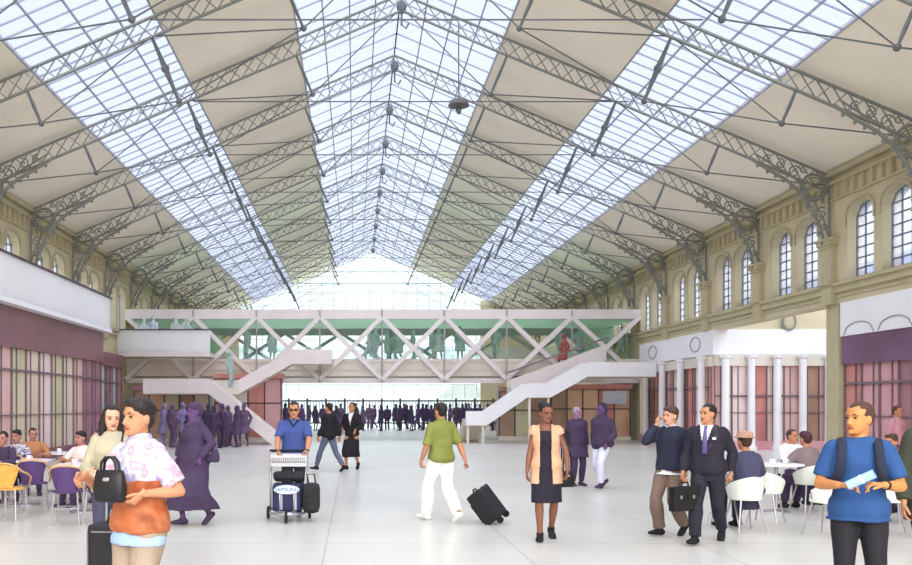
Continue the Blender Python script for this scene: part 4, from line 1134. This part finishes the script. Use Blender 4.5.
# paper roll and backpack of the man in blue, in his own frame
BX, BYY, BRZ = (859-355)*6.4/900, 6.4, -.45
BM = Matrix.Translation((BX, BYY, 0)) @ Matrix.Rotation(BRZ, 4, 'Z')
a, c = BM @ V((-.09, -.335, 1.10)), BM @ V((.07, -.36, 1.19))
root = thing('paper_roll', 'pale blue roll of paper held by the man in the bright blue T-shirt', 'paper roll', a)
b = MB(); d = (c-a).normalized(); b.tube([a, c], .03, 18, caps=False); b.tube([c, a], .024, 18, caps=False)
b.tube([a, a+d*.004, a+d*.004, a], [.03, .03, .0235, .0235], 18, caps=False); b.tube([c-d*.004, c, c, c-d*.004], [.03, .03, .0235, .0235], 18, caps=False)
b.build('sheet', mat('pale_blue_paper', (150, 182, 222), .7), root)
b = MB(); b.tube([a.lerp(c, .5), a.lerp(c, .56)], .032, 18); b.build('band', M_white, root)
root = thing('backpack', 'dark backpack on the shoulders of the man in the bright blue T-shirt', 'backpack', (BX, BYY, 1.0), BRZ)
NV = C('navy_nylon', (36, 40, 58))
def dn(b, nm, par=root, sm=False):
    b.v = [p - V((0, 0, 1.0)) for p in b.v]; return b.build(nm, NV, par, smooth=sm, world=False)
b = MB(); b.rbox(-.15, .15, .155, .33, 1.0, 1.40, .06); dn(b, 'body')
b = MB(); b.rbox(-.12, .12, .32, .38, 1.05, 1.26, .03); dn(b, 'pocket')
for e in (-1, 1):
    b = MB(); x = e*.112
    b.tube([(x-e*.02, .16, 1.385), (x-e*.005, .08, 1.408), (x, -.02, 1.408), (x, -.105, 1.365), (x+e*.005, -.148, 1.29), (x+e*.015, -.152, 1.20), (x+e*.045, -.10, 1.08), (x+e*.05, .1, 1.05)], [(.030,.010)]*8, 8, ref=(1,0,0)); dn(b, 'strap', sm=True)
# luggage trolley
TX, TY = at(288, 12.9).x, 12.9
root = thing('luggage_trolley', 'steel luggage trolley loaded with dark bags and pushed by the man in the polo shirt', 'luggage trolley', (TX, TY, 0))
def tb(nm, m, *tubes, r=.014, n=8):
    b = MB()
    for t in tubes: b.tube([V((TX+p[0], TY+p[1], p[2])) for p in t], r, n)
    return b.build(nm, m, root, smooth=True)
for e in (-1, 1):
    tb('upright', M_chrome, [(e*.27, .2, .12), (e*.27, .22, .5), (e*.27, .28, .97)], r=.016)
tb('push_bar', M_rub, [(-.29, .29, .98), (.29, .29, .98)], r=.02)
tb('base_frame', M_chrome, [(-.27, .22, .13), (-.24, -.2, .12), (-.08, -.36, .12), (.08, -.36, .12), (.24, -.2, .12), (.27, .22, .13)], [(-.27, .2, .14), (.27, .2, .14)], [(-.24, -.18, .12), (.24, -.18, .12)], r=.016)
b = MB(); b.box(TX-.26, TX+.26, TY+.12, TY+.27, .76, .775); b.box(TX-.26, TX+.26, TY+.115, TY+.13, .76, .92); b.box(TX-.26, TX+.26, TY+.255, TY+.27, .76, .94)
for e in (-.26, .245): b.box(TX+e, TX+e+.015, TY+.12, TY+.27, .76, .92)
bk = b.build('basket', mat('pale_grey_panel', (196, 196, 200), .5), root)
b = MB()
for i in range(18): b.box(TX-.24+i*.027, TX-.232+i*.027, TY+.108, TY+.116, .84, .89)
b.box(TX-.25, TX+.25, TY+.108, TY+.116, .82, .832); b.build('basket_slots', M_dark, bk)
for e in (-1, 1):
    b = MB(); wheel(b, (TX+e*.30, TY+.2, .09), .09, .04, (1,0,0)); w_ = b.build('wheel', M_rub, root)
    b = MB(); wheel(b, (TX+e*.30, TY+.2, .09), .04, .046, (1,0,0)); b.build('hub', M_chrome, w_)
b = MB(); wheel(b, (TX, TY-.36, .08), .08, .04, (1,0,0)); b.build('wheel', M_rub, root)
tb('fork', M_chrome, [(-.04, -.36, .08), (-.04, -.35, .13), (.04, -.35, .13), (.04, -.36, .08)], r=.01)
b = MB(); b.tube([(TX, TY-.245, .46), (TX, TY-.26, .46)], [(.18,.062),(.18,.062)], 32, ref=(1,0,0)); pl = b.build('plate', mat('pale_blue_plate', (206, 220, 240), .4), root)
tc_ = bpy.data.curves.new('lettering', 'FONT'); tc_.body = 'SAMSUNG'; tc_.size = .074; tc_.align_x = 'CENTER'; tc_.align_y = 'CENTER'; tc_.extrude = .002
to = bpy.data.objects.new('lettering_curve', tc_); COL.objects.link(to)
tm = bpy.data.meshes.new_from_object(to.evaluated_get(bpy.context.evaluated_depsgraph_get())); bpy.data.objects.remove(to)
tm.materials.clear(); tm.materials.append(mat('navy_lettering', (36, 46, 104), .5))
tl = bpy.data.objects.new('lettering', tm); COL.objects.link(tl); tl.parent = pl; tl.location = (TX-root.location.x, -.263, .46); tl.rotation_euler = (PI/2, 0, 0)
tb('plate_bracket', M_chrome, [(-.1, -.235, .12), (-.1, -.235, .5)], [(.1, -.235, .12), (.1, -.235, .5)], r=.012)
M_navy = mat('navy_nylon_case', (34, 40, 74), .6, .15, 20, bump=.2, bscale=150)
rt = thing('suitcase', 'navy suitcase with pale straps standing on the luggage trolley', 'suitcase', (TX-.02, TY-.05, .14))
b = MB(); b.rbox(TX-.21, TX+.2, TY-.2, TY+.08, .14, .54, .05); b.build('body', M_navy, rt)
for x in (-.08, .12):
    b = MB(); b.box(TX+x-.016, TX+x+.016, TY-.208, TY-.198, .17, .50); b.build('strap', mat('pale_strap', (176, 178, 196), .6), rt)
b = MB(); b.tube([(TX-.08, TY-.12, .535), (TX-.06, TY-.12, .57), (TX+.06, TY-.12, .57), (TX+.08, TY-.12, .535)], .014, 8); b.build('handle', M_rub, rt)
rt = thing('duffel_bag', 'black duffel bag lying over the navy suitcase', 'bag', (TX, TY, .54))
b = MB(); b.tube([(TX-.2, TY-.03, .625), (TX-.17, TY-.03, .63), (TX, TY-.03, .63), (TX+.2, TY-.03, .625), (TX+.24, TY-.03, .625)], [(.06,.05),(.09,.075),(.10,.08),(.09,.075),(.06,.05)], 14, ref=(0,1,0)); b.build('body', M_case, rt, smooth=True)
b = MB(); b.tube([(TX-.08, TY-.12, .65), (TX-.07, TY-.09, .73), (TX+.07, TY-.09, .73), (TX+.08, TY-.12, .65)], .012, 6); b.build('handle', M_rub, rt)
rt = thing('rucksack', 'black rucksack slung on the outer side of the loaded luggage trolley', 'bag', (TX+.36, TY-.1, .1))
b = MB(); b.rbox(TX+.22, TX+.46, TY-.27, TY+.08, .12, .54, .08); b.build('body', M_case, rt)
b = MB(); b.rbox(TX+.27, TX+.44, TY-.32, TY-.24, .16, .36, .03); b.build('pocket', M_case, rt)
b = MB(); b.tube([(TX+.3, TY-.1, .53), (TX+.27, TY-.05, .66), (TX+.38, TY-.05, .66), (TX+.4, TY-.1, .53)], .012, 6); b.build('strap', M_rub, rt)

# ---------------------------------------------------------------- cafe furniture
def shell(b, fr, n=16, th=.015):
    """fr(u, v) -> (point, normal); u, v in 0..1, built as a closed thin shell"""
    m = 8; P = [[fr(i/n, j/m) for i in range(n+1)] for j in range(m+1)]
    vs = [V(p)+V(q)*th/2 for r in P for p, q in r] + [V(p)-V(q)*th/2 for r in P for p, q in r]; N = (n+1)*(m+1); fs = []
    for j in range(m):
        for i in range(n):
            a = j*(n+1)+i; fs.append((a, a+1, a+n+2, a+n+1)); fs.append((N+a, N+a+n+1, N+a+n+2, N+a+1))
    for i in range(n):
        fs.append((i, N+i, N+i+1, i+1)); a = m*(n+1)+i; fs.append((a, a+1, N+a+1, N+a))
    for j in range(m):
        a = j*(n+1); fs.append((a, a+n+1, N+a+n+1, N+a)); a += n; fs.append((a, N+a, N+a+n+1, a+n+1))
    b.add(vs, fs)
M_bent = mat('bent_cane', (206, 164, 112), .5, .12, 12)
M_alu = mat('brushed_aluminium', (170, 166, 172), .35, .06, 4, metal=.6)
def bistro(m):
    root = thing('bistro_chair', '', 'chair')
    b = MB(); b.tube([(0,0,.43),(0,0,.435),(0,0,.455),(0,0,.462)], [.19,.205,.205,.185], 22); b.build('seat', m, root, world=False)
    def fr(u, v):
        a = (u-.5)*2*(1.05-.42*(1-v)**1.3); r = .205+.03*v; z = .47+.33*v-.05*abs(u-.5)**2*4*v
        return (math.sin(a)*r, math.cos(a)*r+.02*v, z), (math.sin(a), math.cos(a), 0)
    b = MB(); shell(b, fr); b.build('backrest', m, root, smooth=False, world=False)
    b = MB(); pts = [(-.19,-.19,.44), (-.235,-.17,.60), (-.245,-.05,.655), (-.235,.10,.70), (-.19,.19,.78), (-.10,.245,.815), (0,.26,.82), (.10,.245,.815), (.19,.19,.78), (.235,.10,.70), (.245,-.05,.655), (.235,-.17,.60), (.19,-.19,.44)]
    b.tube(pts, .014, 8); b.build('arm_rail', M_bent, root, smooth=True, world=False)
    for sx, sy in ((-1,-1),(1,-1),(-1,1),(1,1)):
        b = MB(); b.tube([(sx*.155, sy*.15, .44), (sx*.19, sy*.19, 0)], .0125, 8); b.build('leg', M_alu, root, world=False)
    b = MB(); b.tube([(sx*.172, sy*.17, .22) for sx, sy in ((-1,-1),(1,-1),(1,1),(-1,1))], .007, 6, closed=True); b.build('stretcher', M_alu, root, world=False)
    return root
M_cane = mat('yellow_cane', (216, 160, 76), .6, .15, 26, bump=.3, bscale=160)
M_pcane = mat('purple_weave', (82, 58, 106), .6, .15, 26, bump=.3, bscale=160)
bp_, by_ = bistro(M_pcane), bistro(M_cane)
used = set()
def put_chair(src, px, Y, rz, label, group):
    o = src if src.name not in used else copy_tree(src); used.add(src.name)
    p = at(px, Y); o.location = p; o.rotation_euler = (0, 0, rz); o['label'] = label; o['group'] = group; return o
G = 'bistro chairs of the cafe'
put_chair(by_, 10, 13.0, PI-.12, 'yellow cane bistro chair with its back to the camera at the left edge', G)
put_chair(bp_, 34, 13.9, PI+.15, 'purple bistro chair between the yellow cane chair at the edge and the front purple chair', G)
put_chair(bp_, 68, 12.55, PI+.1, 'frontmost purple bistro chair, back turned, in the middle of the cafe tables', G)
put_chair(bp_, 103, 12.6, PI-.3, 'purple bistro chair half hidden behind the black handbag', G)
put_chair(by_, 71, 15.5, -.1, 'yellow cane bistro chair facing the camera across the front cafe table', G)
put_chair(bp_, 90, 16.0, .25, 'purple bistro chair beyond the front cafe table beside the yellow one', G)
def cafe_table(label, px, Y, r, m, grp='round cafe tables'):
    p = at(px, Y); root = thing('cafe_table', label, 'table', p, 0, grp)
    b = MB(); b.tube([(0,0,.715),(0,0,.72),(0,0,.74),(0,0,.745)], [r-.02, r, r, r-.012], 36); b.build('tabletop', m, root, world=False)
    b = MB(); b.tube([(0,0,.03),(0,0,.72)], .03, 12); b.build('column', M_alu, root, world=False)
    b = MB(); b.tube([(0,0,.0),(0,0,.02),(0,0,.035)], [.22,.21,.04], 24); b.build('base', M_alu, root, world=False)
    return root
M_ttop = mat('pale_lilac_tabletop', (214, 208, 220), .3, .06, 3)
tables = [cafe_table('round pale cafe table behind the yellow cane chair at the left edge', 26, 14.9, .42, M_ttop), cafe_table('round pale cafe table behind the frontmost purple chair', 84, 13.9, .42, M_ttop),
          cafe_table('round pale cafe table furthest back, near the maroon shopfront', 58, 17.2, .40, M_ttop)]
M_cup = mat('white_china', (238, 236, 236), .3); 
def cup(label, p, m=M_cup):
    root = thing('coffee_cup', label, 'cup', p, 0, 'cups on the cafe tables')
    b = MB(); b.tube([(0,0,0),(0,0,.012),(0,0,.05),(0,0,.075)], [.022,.028,.036,.04], 14); b.build('bowl', m, root, smooth=True, world=False)
    b = MB(); b.tube([(.036,0,.06),(.06,0,.055),(.058,0,.03),(.03,0,.02)], .006, 6); b.build('handle', m, root, world=False)
    b = MB(); b.tube([(0,0,-.004),(0,0,0),(0,0,.004)], [.04,.06,.066], 18); b.build('saucer', m, root, world=False)
for t, (dx, dy), l in ((tables[0], (.1,-.15), 'white cup on the cafe table behind the yellow cane chair'), (tables[1], (-.12,-.1), 'white cup on the cafe table behind the frontmost purple chair'), (tables[2], (.05,-.1), 'white cup on the cafe table nearest the maroon shopfront')):
    cup(l, (t.location.x+dx, t.location.y+dy, .749))
# seated customers on the left
def sit(fem=False, **k):
    d = dict(fem=fem, pel=(0, .06, .535), neck=(0, -.07, .48), la=(.11, -.40, .085), ra=(-.11, -.40, .085), lt=(.1,-1,0), rt=(-.1,-1,0), kl=(.1,-1,.8), kr=(-.1,-1,.8), lh=(.16, -.36, .775), rh=(-.16, -.34, .775), le=(.7,.3,-.5), re=(-.7,.3,-.5), hl=(-.3,-1,0), hr=(.3,-1,0)); d.update(k); return Fig(**d)
stripe = wash('purple_white_stripe', [(82, 60, 106), (226, 222, 230), (82, 60, 106), (226, 222, 230), (70, 50, 92)], 5, .8, stretch=(1, 1, 5))
SP = mat('dusk_skin', (170, 120, 110), .6)
seats = [(4, 14.7, -.3, 'seated person in a dark purple top at the far left edge of the cafe', M_purple2, M_hair), (17, 15.7, .1, 'seated person in a striped purple and white top at a cafe table', stripe, M_hair), (33, 16.8, .35, 'seated person in an amber brown top at the cafe, behind the striped top', C('amber_top', (176, 120, 84)), M_hair),
         (82, 15.0, -.35, 'seated person in a pale top at the cafe beside a purple top', C('pale_top', (226, 206, 204)), M_hair), (99, 15.7, -.2, 'seated person in a purple top at the cafe just behind the beige jacket', M_purple2, M_purple2)]
for i, (px, Y, rz, lab, m, hm) in enumerate(seats):
    person(lab, px, Y, rz, 1.62, sit(fem=i % 2 == 1, head=(.2*(-1)**i, .1, 0)), SP, 'd', [('trousers', M_purple2, trousers(.66, 1.95, .016), dict(vox=.016)), ('top', m, lambda b, f: (f.torso(b, .84, 1.45, .022), [f.arm(b, k, 0, 1.8 if i % 2 == 0 else .8, .016) for k in (1, -1)]), dict(vox=.016))], hairm=hm, hairstyle='full' if i % 2 else 'short', vox=.016, shoes=M_purple2)
    put_chair(bp_, px, Y+.02, rz, ['purple bistro chair at the far left edge under a dark purple top','purple bistro chair under the striped purple and white top','purple bistro chair under the amber brown top','purple bistro chair under the pale topped cafe customer','purple bistro chair under the purple top behind the beige jacket'][i], G)

# white tub chairs on the right
M_tub = mat('white_green_plastic', (222, 228, 218), .4, .03, 2)
def tub():
    root = thing('tub_chair', '', 'chair')
    def fr(u, v):
        a = (u-.5)*2*1.85; r = .20+.04*v; top = .73-.16*abs(u-.5)**1.6*3.0
        z = .43+(top-.43)*v
        return (math.sin(a)*r, math.cos(a)*r*.95, z), (math.sin(a), math.cos(a), 0)
    b = MB(); shell(b, fr, 24, .012); b.build('backrest', M_tub, root, world=False)
    b = MB(); b.tube([(0,0,.415),(0,0,.42),(0,0,.44),(0,0,.448)], [.17,.20,.205,.19], 26); b.build('seat', M_tub, root, world=False)
    for sx, sy in ((-1,-1),(1,-1),(-1,1),(1,1)):
        b = MB(); b.tube([(sx*.12, sy*.12, .42), (sx*.20, sy*.21, 0)], [.014,.010], 8); b.build('leg', M_alu, root, world=False)
    return root
tb_ = tub(); G2 = 'white tub chairs on the side with the columns'
put_chair(tb_, 745, 11.75, PI+.1, 'white tub chair under the person in a brimmed hat', G2)
put_chair(tb_, 725, 12.3, PI-.5, 'white tub chair partly hidden behind the dark suit', G2)
put_chair(tb_, 766, 12.6, PI-.7, 'white tub chair turned sideways by the white table beside the brimmed hat', G2)
put_chair(tb_, 809, 14.0, PI+.1, 'white tub chair under the person with bobbed dark hair and a taupe top', G2)
put_chair(tb_, 827, 11.4, PI+.5, 'empty white tub chair at the elbow of the bright blue T-shirt', G2)
put_chair(tb_, 890, 11.5, PI-.4, 'white tub chair beyond the bright blue T-shirt on its other side', G2)
M_wt = mat('white_tabletop', (238, 238, 238), .3, .02, 3)
rw = [cafe_table('white round table in front of the person in a brimmed hat', 776, 13.9, .40, M_wt, 'white round tables'), cafe_table('white round table in front of the two people near the mauve shopfront', 848, 12.9, .40, M_wt, 'white round tables')]
cup('white cup on the white table in front of the brimmed hat', (rw[0].location.x-.12, rw[0].location.y-.12, .749)); 
cup('second white cup on the white table by the brimmed hat, closer to the columns', (rw[0].location.x+.16, rw[0].location.y+.05, .749))
def hat_extra(root, f, q):
    b = MB(); R = f.HR
    b.tube([f.hp((0,.015,.045)), f.hp((0,.015,.05)), f.hp((0,.015,.058)), f.hp((0,.015,.10)), f.hp((0,.015,.125)), f.hp((0,.015,.13))], [.15,.16,.105,.10,.08,.03], 22); solid(root, 'hat', C('straw_taupe', (176, 140, 120)), b.v, b.f, 1.7*q)
def back_sit(lab, px, Y, rz, topm, legm, hm, hs='full', fem=True, extra=None, H=1.64, chair=None):
    person(lab, px, Y, rz, H, sit(fem=fem), 'tan', 'd', [('trousers', legm, trousers(.66, 1.95, .02), dict(vox=.015)), ('top', topm, lambda b, f: (f.torso(b, .84, 1.45, .036), [f.arm(b, k, 0, 1.85, .026) for k in (1, -1)]), dict(vox=.015, wr=.010))], hairm=hm, hairstyle=hs, vox=.015, extra=extra, face=True)
back_sit('seated person in a brimmed taupe hat and slate blue top, back turned', 746, 11.84, PI+.15, C('slate_blue', (70, 70, 96)), C('slate_trousers', (54, 52, 72)), M_hairb, 'short', extra=hat_extra, H=1.72)
back_sit('seated person with bobbed dark hair and a taupe top, back turned, at the white tables', 807, 14.08, PI+.2, C('taupe_knit', (128, 112, 112)), M_purple2, mat('auburn_hair', (70, 42, 48), .5, .2, 30), 'full')
back_sit('seated person in a white top beyond the white table, facing the bobbed dark hair', 791, 15.3, .4, C('white_shirt', (232, 230, 234)), M_purple2, M_hairb, 'short', fem=False)
put_chair(tb_, 791, 15.33, .4, 'white tub chair under the person in a white top', G2)
back_sit('seated person in a russet top at the table near the mauve shopfront', 892, 12.9, -1.0, C('russet_top', (140, 92, 96)), M_purple2, M_hairb, 'full')
put_chair(tb_, 892.5, 12.92, -1.0, 'white tub chair under the person in a russet top', G2)
back_sit('seated person in a plum jacket at the right edge beyond the russet top', 910, 14.0, -.8, M_purple3, M_purple2, M_hair, 'full', fem=False)
put_chair(tb_, 910.5, 14.02, -.8, 'white tub chair under the person in a plum jacket', G2)

# ---------------------------------------------------------------- the far crowd
st = lambda fem=False, **k: Fig(fem=fem, lh=(.2, -.12, .9), rh=(-.22, -.02, .86), **k)
SIL = [silhouette(st(), 'plain'), silhouette(walk(1, .2, lh=(.22,-.18,.88), rh=(-.22,.14,.86)), 'plain'), silhouette(st(True), 'long'), silhouette(walk(-1, .2, fem=True, lh=(.2,.1,.9), rh=(-.2,-.2,1.0)), 'coat')]
TEAL = mat('teal_grey_cloth', (186, 202, 200), .8, .12, 4); TEAL2 = mat('blue_grey_cloth', (200, 212, 220), .8, .12, 4); TEAL3 = mat('dark_teal_cloth', (160, 184, 176), .8, .12, 4); RED = mat('brick_red_cloth', (150, 78, 74), .8, .12, 4)
CM = {}
def crowd(lab, grp, px, Y, rz, H, kind, m, z=0.0):
    key = (kind, m.name)
    if key not in CM:
        me = SIL[kind].copy(); me.materials.clear(); me.materials.append(m); CM[key] = me
    o = bpy.data.objects.new('person', CM[key]); COL.objects.link(o)
    p = at(px, Y); o.location = (p.x, Y, z); o.rotation_euler = (0, 0, rz); q = H/1.70; o.scale = (q, q, q)
    return tag(o, lab, 'person', grp)
rr = random.Random(3)
def nth(i): return ORD[i] if i < 16 else ['seventeenth','eighteenth','nineteenth','twentieth','twenty first','twenty second','twenty third','twenty fourth','twenty fifth','twenty sixth','twenty seventh','twenty eighth','twenty ninth','thirtieth','thirty first','thirty second','thirty third','thirty fourth','thirty fifth','thirty sixth','thirty seventh','thirty eighth','thirty ninth','fortieth','forty first','forty second','forty third','forty fourth','forty fifth'][i-16]
PM = [M_purple, M_purple2, M_purple3, M_lilac]
for i, (px, Y, m) in enumerate([(164, 36, 3), (172, 35, 2), (183, 36.2, 3), (189, 34.8, 1), (208, 35.6, 1), (214, 34.2, 1), (222, 35.4, 0), (228, 36.4, 2), (237, 35.2, 0), (244, 36.0, 2)]):
    crowd('purple figure before the switchback staircase, %s from its outer end' % nth(i), 'purple figures by the switchback staircase', px, Y, rr.uniform(-3, 3), rr.uniform(1.62, 1.78), rr.randrange(4), PM[m])
bpx = sorted([278, 285, 295, 302, 330, 336, 355, 381, 400, 407, 423, 431, 443, 466, 475] + [266, 274, 281, 289, 309, 316, 323, 341, 363, 369, 374, 387, 396, 404, 411, 418, 427, 435, 450, 457, 463, 469, 480, 488, 493, 499, 506, 515, 521])
for i, px in enumerate(bpx):
    px += rr.uniform(-.6, .6)
    Y = [57.0, 58.8, 62.3, 57.9, 59.8, 63.2][i % 6]
    crowd('small purple figure along the far barrier, %s counted from the rose kiosk' % nth(i), 'purple crowd along the far barrier', px, Y, rr.uniform(-3, 3), rr.uniform(1.62, 1.80), rr.randrange(4), rr.choice([M_purple, M_purple2, M_purple2, M_purple3]))
br = [(144, 41.2, TEAL2, 1), (153, 41.5, TEAL2, 0), (175, 41.3, TEAL, 2), (187, 41.3, TEAL, 3), (247, 44, TEAL, 0), (272, 44.5, TEAL2, 2), (370, 44, TEAL2, 1), (376, 44.6, TEAL2, 0), (387, 45.5, TEAL, 2), (394, 46.2, TEAL, 1), (399, 45.4, TEAL, 3), (413, 45.6, TEAL, 0), (432, 44.6, TEAL2, 1), (439, 44, TEAL, 3), (460, 43.6, TEAL3, 2), (496, 43.8, TEAL3, 1), (561, 43.8, TEAL3, 0), (579, 43.4, TEAL3, 3), (622, 43.2, TEAL3, 1)]
for i, (px, Y, m, k) in enumerate(br):
    crowd('blue grey figure on the footbridge, %s from the teal shopfront end' % nth(i), 'figures on the footbridge', px, Y, rr.uniform(-3, 3), rr.uniform(1.6, 1.78), k, m, 4.0 if px < 210 else 3.76)
crowd('small dark figure on the landing of the switchback staircase', 'figures on the stairs', 230, 39.4, 1.4, 1.6, 0, TEAL3, 2.4)
crowd('small figure in brick red on the escalator', 'figures on the stairs', 564, 41.0, -1.5, 1.68, 3, RED, 3.22)
